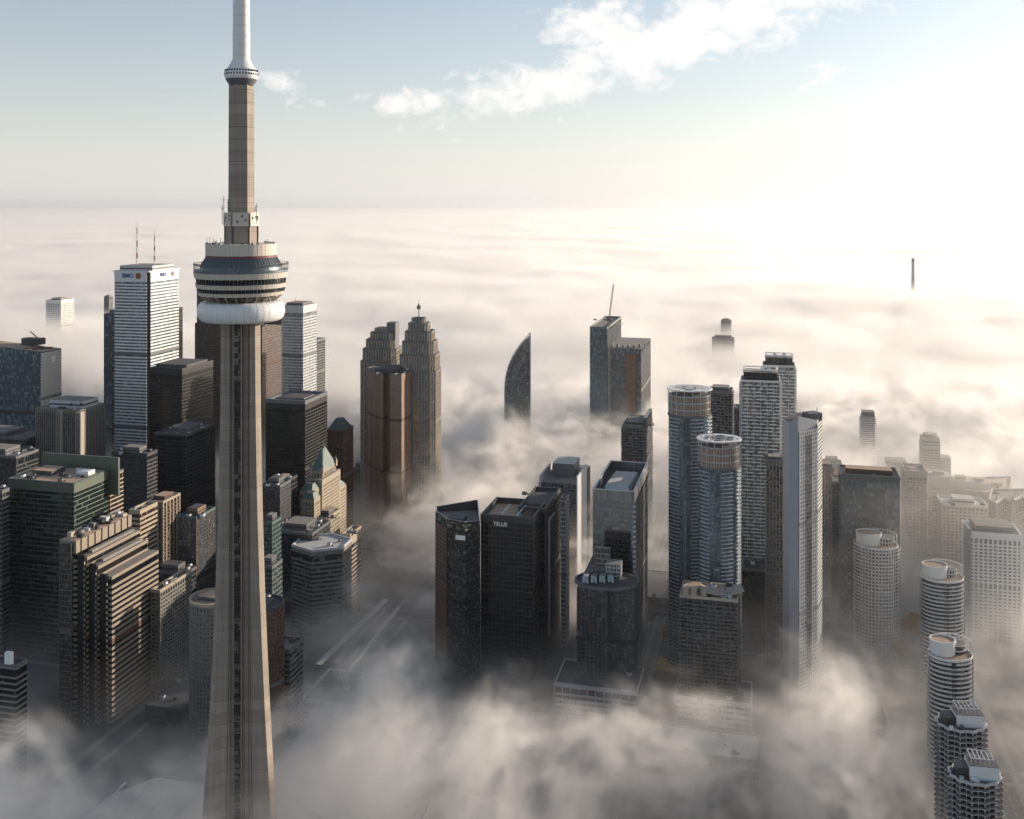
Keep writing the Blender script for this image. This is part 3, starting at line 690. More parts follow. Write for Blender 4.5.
# curved sail tower
Y0 = 1400; zt = wz(334, Y0)
t = thing('curved_tower', 'lone glass tower with one straight side and one sweeping curved side like a sail', 'tower', (wx(518, Y0), Y0, 0))
m = MB(); XR = wx(530.5, Y0); W0 = wx(530.5, Y0)-wx(504.5, Y0)
zbend = wz(392, Y0)
def lw(z): 
    if z <= zbend: return W0
    u = (z-zbend)/(zt-zbend); return W0*max(.012, (1-u**2.3))
def pl(z, o=0): 
    w = lw(z); return ccw([(XR-w-o, Y0-o), (XR+o, Y0+6-o), (XR+o, Y0+24+o), (XR-w-o, Y0+20+o)])
z = 0
while z < zt-2:
    z1 = min(z+3.2, zt-1); m.loft(pl(z), z, pl(z1), z1, 'g_grey'); m.prism(pl(z1, .3), z1-.75, z1, 'mgrey'); z = z1
for f in (.25, .5, .75):
    z = 0
    while z < zt-6:
        z1 = z+3.2; m.bar((XR-lw(z)*f, Y0+6*(1-f)-.2, z), (XR-lw(z1)*f, Y0+6*(1-f)-.2, z1), .4, 'mgrey'); z = z1
m.build('facade', t)
m = MB(); z = 0
while z < zt-6:
    z1 = z+3.2; m.bar((XR-lw(z), Y0-.2, z), (XR-lw(z1), Y0-.2, z1), 1.1, 'lgrey'); z = z1
m.bar((XR, Y0+6, 0), (XR, Y0+6, zt+1), 1.1, 'lgrey'); m.build('edge_fin', t)

# tower under construction with crane
Y0 = 1500
t = bld('unfinished_tower', 'blue-grey glass high-rise with an orange hoist strip down its unfinished right half', gbox(607, Y0, xl=590, xr=621), wz(329, Y0), dict(glass='g_blue', band='mgrey', mull='mgrey', fh=3.3, bh=.7, ms=4), dict(units=3, pent=None, par=3, pw=.5))
m = MB(); facade(m, gbox(641, 1492, xl=608, xr=650.5), 0, wz(349, 1492), glass='g_grey', band='mgrey', mull='mgrey', fh=3.3, bh=.9, ms=4); m.build('lower_block', t)
m = MB(); q = P(630, 1489); facade(m, gbox(636, 1489, xl=626, e=3), 0, wz(354, 1489), glass='orange', band='brick', ms=0, fh=3.3, bh=.6); m.build('hoist_strip', t)
for k in range(7):
    q = P(612+k*5.5, 1510); m = MB(); m.box(q[0], q[1], wz(349, 1492), 2.4, 6, rnd.uniform(2, 6), 'mgrey', -GA); m.build('roof_formwork', t)
t = thing('tower_crane', 'orange tower crane with raised jib fixed to the unfinished blue-grey tower', 'crane', (wx(609, 1483), 1483, 0))
X = wx(609, 1483); zt = wz(320, 1483)
def lattice(m, a, b, w, mat, step=6, th=.55):
    a = Vector(a); b = Vector(b); d = (b-a); L_ = d.length; d.normalize()
    up = Vector((0, 1, 0)); x = d.cross(up).normalized()*w/2; y = up*w/2
    for s1, s2 in ((-1, -1), (1, -1), (1, 1), (-1, 1)): m.bar(a+x*s1+y*s2, b+x*s1+y*s2, th, mat)
    n = max(1, int(L_/step))
    for k in range(n):
        q0 = a+d*(L_*k/n); q1 = a+d*(L_*(k+1)/n); s1 = 1 if k % 2 else -1
        m.bar(q0-x*s1-y, q1+x*s1-y, th*.7, mat); m.bar(q0-x*s1+y, q1+x*s1+y, th*.7, mat)
m = MB(); lattice(m, (X, 1483, 40), (X, 1483, zt), 2.6, 'beige'); m.build('mast', t)
m = MB(); lattice(m, (X, 1483, zt), (X+6.5, 1483, wz(284, 1483)), 1.6, 'orange', 5, .5); m.build('jib', t)
m = MB(); m.box(X, 1483, zt-2, 5, 4, 4.5, 'orange'); m.build('cab', t)
m = MB(); m.box(X-5, 1483, zt-1, 5, 3, 3, 'conc'); m.bar((X, 1483, zt+1), (X-6, 1483, zt+1), .8, 'orange'); m.build('counterweight', t)
t = bld('glass_tower', 'slim dark teal apartment tower with glazed blue end, below the unfinished tower', gbox(646, 1130, xl=622, xr=652), wz(428, 1130), dict(glass='g_dark', band='mgrey', mull='mgrey', fh=3, bh=.8, ms=4), dict(units=4, pmat='mgrey', pent=(.5, .5, 3)), bal=dict(out=1.1, slab='mgrey', rail='mgrey', prob=.5))
m = MB(); facade(m, gbox(646.3, 1129.6, n=3, xr=651.8), 0, wz(418, 1130), glass='g_blue', band='dgrey', mull='dgrey', bh=.5, ms=3); m.build('glazed_end', t)
# blocks poking out far away on the right
bld('apartment_block', 'small pale block nearly sunk in fog, upper right of the crane, topmost of two', gbox(731, 2520, xl=721, e=20), wz(321, 2520), dict(glass='g_mid', band='conc', mull='conc'), dict(units=0, pent=(.5, .5, 5)), 'blocks poking out of the far fog')
bld('apartment_block', 'small pale block nearly sunk in fog, lower and wider of the two beyond the crane', gbox(734, 2250, xl=712, e=22), wz(339, 2250), dict(glass='g_mid', band='conc', mull='conc'), dict(units=0, pent=(.7, .5, 6)), 'blocks poking out of the far fog')
t = thing('chimney', 'solitary distant concrete smokestack standing above the bright fog sea', 'chimney', (wx(913, 3300), 3300, 0))
m = MB(); m.lathe([(7.5, 0), (4.6, wz(258, 3300)-1), (4.8, wz(258, 3300)), (3.8, wz(258, 3300)), (3.8, wz(262, 3300))], 'lgrey', wx(913, 3300), 3300, 24); m.build('stack', t, True)
m = MB(); m.lathe([(4.8, wz(261, 3300)), (5.2, wz(260.8, 3300)), (5.2, wz(260, 3300)), (4.8, wz(259.8, 3300))], 'mgrey', wx(913, 3300), 3300, 24); m.build('rim', t)

# ------------------------------------------------------------------ centre group
Y0 = 815
p = ccw([P(435.5, Y0+42), P(436, Y0+22), P(447, Y0+2), P(465, Y0-10), P(480, Y0+4), P(478, Y0+46)])
t = thing('patterned_tower', 'glittering patterned-glass hotel tower with angular open roof screens', 'tower', base_of(p))
m = MB(); zt = wz(522, Y0); facade(m, p, 0, zt-4, glass='g_spark', band='dgrey', mull='dgrey', fh=3.3, bh=.5, bo=.1, ms=3.2, mw=.18, mo=.15); m.build('facade', t)
tops = [zt+rnd.uniform(-1, 5) for _ in p]; pi_ = offset(p, -.8)
m = MB()
for i in range(len(p)):
    j = (i+1) % len(p); a, b = p[i], p[j]; c, d = pi_[j], pi_[i]
    m.face([(*a, zt-4), (*b, zt-4), (*b, tops[j]), (*a, tops[i])], 'g_spark', [(0, 0), (14, 0), (14, 8), (0, 8)]); m.face([(*c, zt-4), (*d, zt-4), (*d, tops[i]), (*c, tops[j])], 'dgrey'); m.face([(*a, tops[i]), (*b, tops[j]), (*c, tops[j]), (*d, tops[i])], 'lgrey')
m.build('roof_screen', t)
m = MB(); facade(m, ccw([P(436.2, Y0+20), P(446.8, Y0+1.2), P(447.5, Y0+3), P(437, Y0+22)]), 20, zt-6, glass='g_gold', band='granite', mull='granite', fh=3.3, bh=1.0, ms=3); m.build('bronze_bay', t)
m = MB(); q = cen(p); m.box(q[0], q[1], zt-4, 14, 12, 3, 'dgrey', -GA); m.build('penthouse', t)
m = MB(); q = P(461, Y0-9); m.box(q[0]-.5, q[1]-.9, zt-11, 8, .4, 3.6, 'sign', -R(18)); m.build('sign', t)

p = gbox(533, 822, xl=481, xr=546); zt = wz(524, 822)
t = thing('dark_office', 'wide black glass office with sunken golden-lit roof crossed by two pale beams', 'tower', base_of(p))
m = MB(); facade(m, p, 0, zt, glass='g_black', band='dgrey', mull='dgrey', bh=.9, bo=.1, ms=3, mw=.15, mo=.2, cap='troof'); m.build('facade', t)
m = MB(); m.ring(offset(p, .4), offset(p, -1.2), zt, zt+5, 'dgrey'); m.build('parapet', t)
m = MB(); m.prism(offset(p, -1.3), zt, zt+.3, 'troof'); m.build('roof', t)
C = P(533, 822)
for k in (14, 27):
    a = (C[0]+ND[0]*k, C[1]+ND[1]*k); m = MB(); m.box(a[0]+ED[0]*17, a[1]+ED[1]*17, zt+4.2, 1.0, 30, .8, 'lgrey', -GA); m.build('roof_beam', t)
m = MB(); a = (C[0]+ND[0]*8+ED[0]*18, C[1]+ND[1]*8+ED[1]*18); m.box(a[0], a[1], zt+.3, 8, 22, 3, 'brick', -GA); m.build('plant_room', t)
q = (C[0]+ND[0]*27+wn[0]*.9, C[1]+ND[1]*27+wn[1]*.9); text(None, 'sign_lettering', 'TELUS', 4.2, (q[0], q[1], zt-2), -GA, 'sign', t)
p = gbox(545, 845, xl=519, xr=560); zt = wz(512, 845)
t = bld('dark_office', 'black glass office with light grey recessed panel on its right wall, behind the golden-roofed one', p, zt, dict(glass='g_black', band='steelb', mull='dgrey', bh=.8, ms=3), dict(units=2, pmat='dgrey', deck='groof', par=3, pent=(.5, .5, 2), masts=2))
m = MB(); C = P(545, 845); q = (C[0]+ED[0]*24+sn[0]*.6, C[1]+ED[1]*24+sn[1]*.6); m.box(q[0], q[1], 20, 22, 1.0, zt-30, 'lgrey', R(90)-GA)
for k in range(8): q = (C[0]+ED[0]*(15+k*2.5)+sn[0]*1.2, C[1]+ED[1]*(15+k*2.5)+sn[1]*1.2); m.box(q[0], q[1], 20, .3, .6, zt-31, 'dgrey', R(90)-GA)
m.build('recessed_panel', t)
bld('slim_wall_tower', 'thin pale grey blade-like office standing between black office and misty tower', gbox(566, 880, xl=561, xr=569), wz(500, 880), dict(glass='g_grey', band='lgrey', mull='lgrey', bh=1.2, ms=2.5), dict(units=0, pent=None), cat='tower')
p = gbox(577, 965, xl=539, xr=590); zt = wz(478, 965)
t = thing('misty_tower', 'grey office tower with raised side walls and rooftop box, dissolving into mist', 'tower', base_of(p))
m = MB(); facade(m, p, 0, zt-6, glass='g_grey', band='mgrey', mull='mgrey', bh=1.3, ms=3, bo=.15); m.build('facade', t)
c = cen(p); C = P(577, 965)
m = MB(); m.box(c[0]+1, c[1], zt-6, 21, 30, 13, 'mgrey', -GA, 'wroof'); m.build('penthouse', t)
for n0 in (-.6, 34.5):
    m = MB(); q0 = g2(n0, n0+1.4, -1, 50, C); m.prism(q0, 0, zt+1, 'lgrey'); m.build('side_wall', t)
# glass block with sloping sunk roof
p = gbox(634, 822, xl=593, xr=647.5); zt = wz(492, 822)
t = thing('glass_office', 'square glass tower with pale sunken roof pit and reflections on its front', 'tower', base_of(p))
m = MB(); facade(m, p, 0, zt-9, glass='g_grey', band='mgrey', mull='mgrey', fh=3.7, bh=.7, bo=.15, ms=3, mw=.15, mo=.15, cap='groof')
m.build('facade', t)
m = MB(); m.ring(offset(p, .2), offset(p, -1.0), zt-9, zt, 'g_grey'); m.ring(offset(p, .35), offset(p, -1.1), zt, zt+.6, 'lgrey'); m.build('roof_screen', t)
c = cen(p); m = MB(); m.loft([(c[0]+(a[0]-c[0])*.62+1, c[1]+(a[1]-c[1])*.55+6) for a in p], zt-9, [(c[0]+(a[0]-c[0])*.58+1, c[1]+(a[1]-c[1])*.5+6) for a in p], zt-4, 'wmetal', 'wroof'); m.build('penthouse', t)
for k in range(6):
    q = (c[0]+rnd.uniform(-15, 12), c[1]-14+rnd.uniform(-3, 3)); m = MB(); m.box(q[0], q[1], zt-9, 3, 3, 2.2, 'lgrey', -GA); m.build('cooling_unit', t)
C = P(634, 822)
for k in range(34):
    if k*4 > zt-20: break
m = MB()
for k in range(int((zt-12)/4)):
    m.box(C[0]+.2, C[1]-.4, 6+k*4, 2.2, 2.2, 1.6, 'lgrey', -GA)
m.build('corner_balcony_stack', t)
# dark terrace cut in the facade
m = MB(); facade(m, g2(3, 23, -2.2, .2, C), 46, wz(532, 822), glass='g_black', band='dgrey', mull='steelb', bh=.5, ms=3, bo=.2); m.build('dark_bay', t)
m = MB(); facade(m, g2(19, 31, -3.2, .1, C), 30, wz(548, 822), glass='g_grey', band='beige', mull='lime', bh=.9, ms=2.5, bo=.2); m.build('pale_bay', t)
# low curved roof building in front
Y0 = 770; t = thing('curved_roof_building', 'mid-rise apartment building with sweeping curved rim roof and blue rooftop glazing', 'apartment block', (wx(605, Y0+15), Y0+15, 0))
zt = wz(586, Y0); cx_, cy_ = P(607, Y0+20)
p = ell(cx_, cy_, 25, 19, 40, -.1)
m = MB(); facade(m, [q for q in gbox(606, Y0+4, xl=577, xr=622)], 0, zt-4.5, glass='g_dark', band='dgrey', mull='mgrey', fh=3, bh=.6, ms=3, mw=.3)
facade(m, gbox(634, Y0+12, xl=606.5, e=24), 0, zt-5, glass='g_teal', band='dgrey', mull='mgrey', fh=3, bh=.6, ms=3, mw=.3); m.build('facade', t)
m = MB(); m.ring(p, offset(p, -1.6), zt-4.2, zt-2.2, 'mgrey'); m.build('curved_rim', t)
m = MB(); m.prism(offset(p, -1.61), zt-4.4, zt-3.2, 'groof'); m.build('roof', t)
for k in range(4):
    q = (cx_-16+k*6.5, cy_-2+k*.8); m = MB(); m.loft(g2(-2.6, 2.6, -6, 6, q), zt-3, g2(-2.2, 2.2, -5, 5, q), [zt+2.5, zt+1.2, zt+1.2, zt+2.5], 'g_blue'); m.build('skylight', t)
m = MB(); facade(m, g2(-4, 7, 2, 12, (cx_+6, cy_)), zt-3, zt+9, glass='g_grey', band='lgrey', mull='lgrey', fh=3, bh=.7, ms=3); m.build('penthouse', t)

# ragged-roofed wide block
Y0 = 740; zt = wz(602, Y0); p = gbox(738, Y0, xl=679, xr=744)
t = bld('apartment_block', 'broad dark balcony block with ragged sunlit tan roof terraces and swooping canopy', gbox(738, Y0, xl=680, e=30), zt, dict(glass='g_dark', band='dgrey', mull='mgrey', fh=3, bh=.6, ms=5, mw=.5), dict(units=12, deck='troof', pmat='beige', pent=(.25, .3, 4), pentmat='lime', poff=(-.25, .1)), bal=dict(out=1.2, slab='mgrey', rail='dgrey', prob=.45))
c = P(722, Y0+14); m = MB()
for k in range(8):
    a = -1+k*.25; b = a+.25; z0 = zt+2.2+3.4*a*a; z1 = zt+2.2+3.4*b*b
    x0 = c[0]+a*15; x1 = c[0]+b*15
    m.face([(x0, c[1]-7, z0), (x1, c[1]-7, z1), (x1, c[1]+7, z1), (x0, c[1]+7, z0)], 'beige'); m.face([(x0, c[1]+7, z0-.6), (x1, c[1]+7, z1-.6), (x1, c[1]-7, z1-.6), (x0, c[1]-7, z0-.6)], 'conc'); m.face([(x0, c[1]-7, z0-.6), (x1, c[1]-7, z1-.6), (x1, c[1]-7, z1), (x0, c[1]-7, z0)], 'beige')
m.build('swooping_canopy', t)
for xx, hh_ in ((686, 8), (694, 7), (704, 5)):
    q = P(xx, Y0+10); m = MB(); m.box(q[0], q[1], zt, 4, 5, hh_, 'lime', -GA, 'wroof'); m.build('stair_head', t)

# round towers with perforated roof discs
def ice(label, xc, y, Y, wpx):
    r = wpx/2*Y/F; c = P(xc, Y+r*.9); z = wz(y, Y); p = ell(c[0], c[1], r, r*.86, 44)
    t = thing('round_tower', label, 'tower', (c[0], c[1], 0), 'round glass towers with perforated roof discs')
    m = MB(); facade(m, offset(p, -1.2), 0, z-21, glass='g_blue', band='mgrey', mull='mgrey', fh=3.0, bh=.6, bo=.25, ms=3.4, mw=.25, mo=.3)
    zz = 3
    while zz < z-23:
        for a0 in (R(-160), R(-95), R(-40)):
            n = 8; po = [(c[0]+(r+.3)*cos(a0+i*R(5)), c[1]+(r*.86+.3)*sin(a0+i*R(5))) for i in range(n)]; pi2 = [(c[0]+(r-2)*cos(a0+i*R(5)), c[1]+(r*.86-2)*sin(a0+i*R(5))) for i in range(n)]
            m.prism(ccw(po+list(reversed(pi2))), zz, zz+.6, 'lgrey')
        zz += 3.0
    m.build('facade', t)
    m = MB(); facade(m, offset(p, -1.6), z-21, z-4.5, glass='g_gold', band='lgrey', mull='beige', fh=5.5, bh=.9, bo=.3, ms=2.6, mw=.35, mo=.3, cap='groof')
    m.ring(offset(p, -.2), offset(p, -2), z-22, z-20.6, 'mgrey'); m.build('crown_screen', t)
    for k in range(16):
        a = 2*pi*k/16; m = MB(); m.bar((c[0]+(r-.8)*cos(a), c[1]+(r-.8)*.86*sin(a), z-20), (c[0]+(r-.8)*cos(a), c[1]+(r-.8)*.86*sin(a), z), .5, 'lgrey'); m.build('crown_post', t)
    m = MB(); m.ring(offset(p, .6), offset(p, -2.2), z-.3, z+.5, 'wmetal')
    cs = [(0, 0, r*.26)]+[(r*.56*cos(R(60*k+15)), r*.56*.86*sin(R(60*k+15)), r*.27) for k in range(6)]
    for a, b, q in cs:
        cc = ell(c[0]+a, c[1]+b, q+1.3, (q+1.3)*.86, 22); m.ring(cc, offset(cc, -1.5), z-.25, z+.45, 'wmetal')
    m.build('perforated_roof_disc', t)
    m = MB(); m.box(c[0], c[1], z-4.5, r*.7, r*.6, 3, 'brick', .3); m.build('penthouse', t)
ice('taller blue-white round glass tower with bronze crown screen under a perforated roof disc', 689.5, 392, 838, 45)
ice('shorter round glass tower with perforated roof disc, in front of its taller twin', 719, 443, 785, 44)
# behind them
bld('apartment_tower', 'dark grey apartment tower looking over between the two round-disc towers and the white-balcony twins', gbox(732, 1080, xl=709, e=24), wz(393, 1080), dict(glass='g_dark', band='lgrey', mull='mgrey', fh=3, bh=.7, ms=4, mw=.8), dict(units=2, pent=(.6, .6, 5), par=2), bal=dict(out=1.2, prob=.4, slab='mgrey', rail='mgrey'))
bld('apartment_tower', 'very narrow dark tower showing just left of the white-balcony twins', gbox(742, 1150, xl=734, e=20), wz(409, 1150), dict(glass='g_dark', band='mgrey', mull='mgrey', fh=3, bh=.7, ms=4), dict(units=1, pent=None))
def harbour(label, xl, xc, xr, y, Y):
    p = gbox(xc, Y, xl=xl, n=None, e=26); z = wz(y, Y)
    t = thing('balcony_tower', label, 'tower', base_of(p), 'white-balcony twin towers')
    m = MB(); facade(m, p, 0, z-5, glass='g_grey', band='white', mull='white', fh=3.1, bh=.5, bo=.2, ms=6, mw=.35, mo=.3)
    z_ = 3.1; k = 0
    for i in range(4):
        a, b = p[i], p[(i+1) % 4]; L_ = hypot(b[0]-a[0], b[1]-a[1]); an = atan2(b[1]-a[1], b[0]-a[0]); ux, uy = cos(an), sin(an); nx, ny = uy, -ux
        f = 0
        while f*3.1 < z-10:
            t0 = rnd.uniform(0, 4)
            while t0 < L_-2:
                w = rnd.uniform(3, 9); w = min(w, L_-t0)
                m.box(a[0]+ux*(t0+w/2)+nx*.8, a[1]+uy*(t0+w/2)+ny*.8, f*3.1+2.9, w, 1.7, .35, 'white', an)
                m.box(a[0]+ux*(t0+w/2)+nx*1.6, a[1]+uy*(t0+w/2)+ny*1.6, f*3.1+2.9, w, .15, 1.25, 'white', an)
                t0 += w+rnd.uniform(1.5, 5)
            f += 1
    m.build('facade', t)
    m = MB(); q = offset(p, -2.5); facade(m, q, z-5, z+3, glass='g_black', band='dgrey', mull='dgrey', fh=4, bh=.6, ms=3); m.build('penthouse', t)
    m = MB(); m.ring(offset(p, .4), offset(p, -.6), z-5, z-3.6, 'white'); m.build('parapet', t)
    m = MB(); m.ring(offset(q, 1.0), offset(q, -1), z+4.6, z+5.4, 'white')
    for a in offset(q, .6): m.bar((a[0], a[1], z+2), (a[0], a[1], z+5), .5, 'white')
    m.build('roof_frame', t)
    for k in range(4):
        a = cen(q); m = MB(); m.box(a[0]+rnd.uniform(-8, 8), a[1]+rnd.uniform(-6, 6), z+3.2, 3, 3, 2, 'lgrey', -GA); m.build('cooling_unit', t)
harbour('nearer white apartment tower with scattered wrap-around balconies and dark top box', 741, 780, 785, 377, 905)
harbour('farther, taller white-balcony apartment tower half behind its twin', 763, 795, 797, 362, 985)
bld('apartment_tower', 'short dark tower with sloping top in front of the white-balcony twins', gbox(783, 845, xl=766, e=18), wz(462, 845), dict(glass='g_mid', band='mgrey', mull='beige', fh=3, bh=.7, ms=3, mw=.4, top=4), dict(units=2, pent=(.6, .5, 3)))
bld('podium_block', 'low dark wedge block with pale roof edge at the foot of the white-balcony twins', gbox(766, 880, xl=742, e=30), wz(572, 880), dict(glass='g_dark', band='dgrey', mull='dgrey'), dict(units=5, pmat='conc', deck='groof', pent=None), cat='podium')
# pale chamfered tower
Y0 = 765; zt = wz(419, Y0)
p = ccw([P(783.5, Y0+14), P(789, Y0+2), P(798, Y0-4), P(817, Y0+10), P(821, Y0+28), P(795, Y0+40)])
t = thing('slim_tower', 'tallest pale grey slim tower with slanted top and smooth blank left flank, right of centre', 'tower', base_of(p))
m = MB(); tops = []
for a in p: tops.append(zt-3+(6 if abs(a[0]-wx(798, Y0-4)) < 3 else 0))
m.loft(p, 0, p, zt-5, 'cgrey', 'groof')
m.loft(p, zt-5, p, tops, 'cgrey', 'groof'); m.build('facade', t)
m = MB(); q = ccw([P(799.5, Y0-4.3), P(816.5, Y0+8.6), P(816.0, Y0+11), P(799, Y0-1)])
facade(m, q, 2, zt-9, glass='g_grey', band='lgrey', mull='white', fh=3, bh=.9, ms=2.6, mw=.5, mo=.4, bo=.25); m.build('window_wall', t)
m = MB(); q = ccw([P(807, Y0+.2), P(811.5, Y0+3.5), P(811, Y0+5), P(806.5, Y0+2)]); facade(m, q, 2, zt-12, glass='g_dark', band='mgrey', mull='mgrey', fh=3, bh=.6, ms=0, bo=.2); m.build('balcony_stack', t)
m = MB(); q = ccw([P(817.4, Y0+9), P(821.8, Y0+27), P(820.6, Y0+27), P(816.6, Y0+10)]); facade(m, q, 2, zt-6, glass='g_mid', band='white', mull='white', fh=3, bh=1, ms=4); m.build('side_window_wall', t)
m = MB(); q = P(812, Y0+20); m.box(q[0], q[1], zt-5, 11, 10, 6, 'mgrey', .4); m.build('penthouse', t)
for k in range(7):
    q = P(rnd.uniform(800, 818), Y0+rnd.uniform(10, 28)); m = MB(); m.bar((q[0], q[1], zt-4), (q[0], q[1], zt+rnd.uniform(1, 4)), .4, 'mgrey'); m.build('mast', t)
# ------------------------------------------------------------------ right group
bld('brown_tower', 'brown gridded tower seen through the gap right of the tallest pale slim tower', gbox(834, 1010, xl=819, e=25), wz(470, 1010), dict(glass='g_mid', band='brick', mull='beige', fh=3.2, bh=.9, ms=3, mw=1.0, top=10), dict(units=2, pent=(.5, .5, 4)))
bld('office_block', 'dark narrow tower squeezed between the brown gridded tower and the wide glass slab', gbox(846, 960, xl=833, e=25), wz(484, 960), dict(glass='g_dark', band='dgrey', mull='dgrey'), dict(units=1, pent=None))
p = gbox(900, 905, xl=841, e=34); zt = wz(480, 905)
t = bld('slab_office', 'wide flat grey glass slab with thin orange-lit roof recess', p, zt, dict(glass='g_grey', band='mgrey', mull='mgrey', fh=3.8, bh=.6, bo=.08, ms=3, mw=.12, mo=.12, top=3), dict(units=3, deck='troof', pmat='mgrey', par=2.5, pent=(.7, .3, 5), pentmat='brick'))
bld('apartment_tower', 'pale hazy block behind and left of the orange-roofed slab', gbox(842, 1250, xl=822, e=25), wz(466, 1250), dict(glass='g_mid', band='conc', mull='conc', bh=1.2), dict(units=2, pent=(.5, .5, 7), pentmat='beige'), 'hazy towers behind the slab')
bld('apartment_tower', 'pale hazy tower with slim overhanging cap right behind the orange-roofed slab', gbox(904, 1300, xl=889, e=20), wz(466, 1300), dict(glass='g_mid', band='beige', mull='beige', fh=3, bh=1.3, top=6), dict(units=1, pent=(1.1, .8, 6), pentmat='beige'), 'hazy towers behind the slab')
t = bld('apartment_tower', 'stepped hazy tower with drum-like top behind the big cream complex', gbox(940, 1280, xl=922, e=22), wz(446, 1280), dict(glass='g_mid', band='beige', mull='beige', fh=3, bh=1.3, top=4), dict(units=1, pent=(.8, .8, 9), pentmat='beige'), 'hazy towers behind the slab')
q = P(952, 1290); m = MB(); m.prism(gbox(951, 1285, xl=941, e=18), 0, wz(458, 1285), 'beige'); m.build('side_block', t)
q = cen(gbox(940, 1280, xl=922, e=22)); m = MB(); m.lathe([(8, wz(446, 1280)+9), (8.6, wz(446, 1280)+13), (0, wz(446, 1280)+13)], 'beige', q[0], q[1], 24); m.build('drum_top', t)
t = bld('apartment_tower', 'small balcony-banded tower alone in bright fog, above the orange-roofed slab', gbox(875, 1500, xl=862, e=22), wz(418, 1500), dict(glass='g_mid', band='white', mull='white', fh=3, bh=1.2, ms=0), dict(units=1, pent=(.75, .7, 8), pentmat='mgrey'), bal=dict(out=2.2, prob=0, sh=.9), group='blocks poking out of the far fog')
# cream stepped complex
cs = dict(glass='g_mid', band='beige', mull='beige', fh=3.1, bh=1.2, bo=.2, ms=3.6, mw=1.2, mo=.35)
bld('hotel_slab', 'tall cream slab with blank side wall forming the left end of the big cream complex', gbox(927, 1010, xl=905, e=30), wz(473, 1010), dict(cs, top=5), dict(units=2, pmat='beige', pent=None), 'cream stepped complex', cat='apartment block')
p = ccw([P(928, 1030), P(955, 1040), P(985, 1030), P(1010, 1050), P(1012, 1090), P(930, 1080)])
t = bld('hotel_slab', 'long cream block with stepped penthouses in the middle of the cream complex', p, wz(492, 1035), dict(cs, top=4), dict(units=4, pmat='beige', deck='troof', pent=None), 'cream stepped complex', cat='apartment block')
for xa, xb, y0_, y1_ in ((929, 952, 474, 480), (950, 975, 480, 484), (972, 990, 478, 490), (986, 1012, 484, 493)):
    z0 = wz(492, 1035); q = gbox(xb, 1046, xl=xa, e=22); m = MB(); m.prism(q, z0, wz((y0_+y1_)/2, 1046), 'cream', 'beige'); cq = cen(q); m.box(cq[0], cq[1], wz((y0_+y1_)/2, 1046), 9, 8, 3, 'beige', -GA); m.build('penthouse', t)
bld('hotel_slab', 'cream gridded wing stepping toward the camera, front centre of the cream complex', gbox(988, 960, xl=942, e=30), wz(508, 960), dict(cs, glass='g_grey'), dict(units=6, pmat='cream', deck='wroof', pent=(.4, .4, 5), pentmat='cream'), 'cream stepped complex', cat='apartment block')
bld('hotel_slab', 'cream zigzag wing running off the right frame edge', ccw([P(989, 985), P(996, 975), P(1004, 990), P(1012, 980), P(1022, 995), P(1040, 985), P(1045, 1020), P(992, 1020)]), wz(500, 985), dict(cs), dict(units=4, pmat='cream', pent=None), 'cream stepped complex', cat='apartment block')
t = bld('gridded_block', 'white gridded apartment block with blue-grey left edge and green-tinged penthouse at right frame edge', gbox(1022, 890, xl=969, e=34), wz(537, 890), dict(glass='g_mid', band='white', mull='white', fh=3, bh=1.3, bo=.3, ms=4, mw=1.5, mo=.5, top=4), dict(units=3, pmat='white', pent=(.62, .6, 6), pentmat='copper'), cat='apartment block')
m = MB(); m.prism(gbox(971, 893, xl=968, e=20), 0, wz(530, 890), 'podg'); m.build('blue_edge', t)

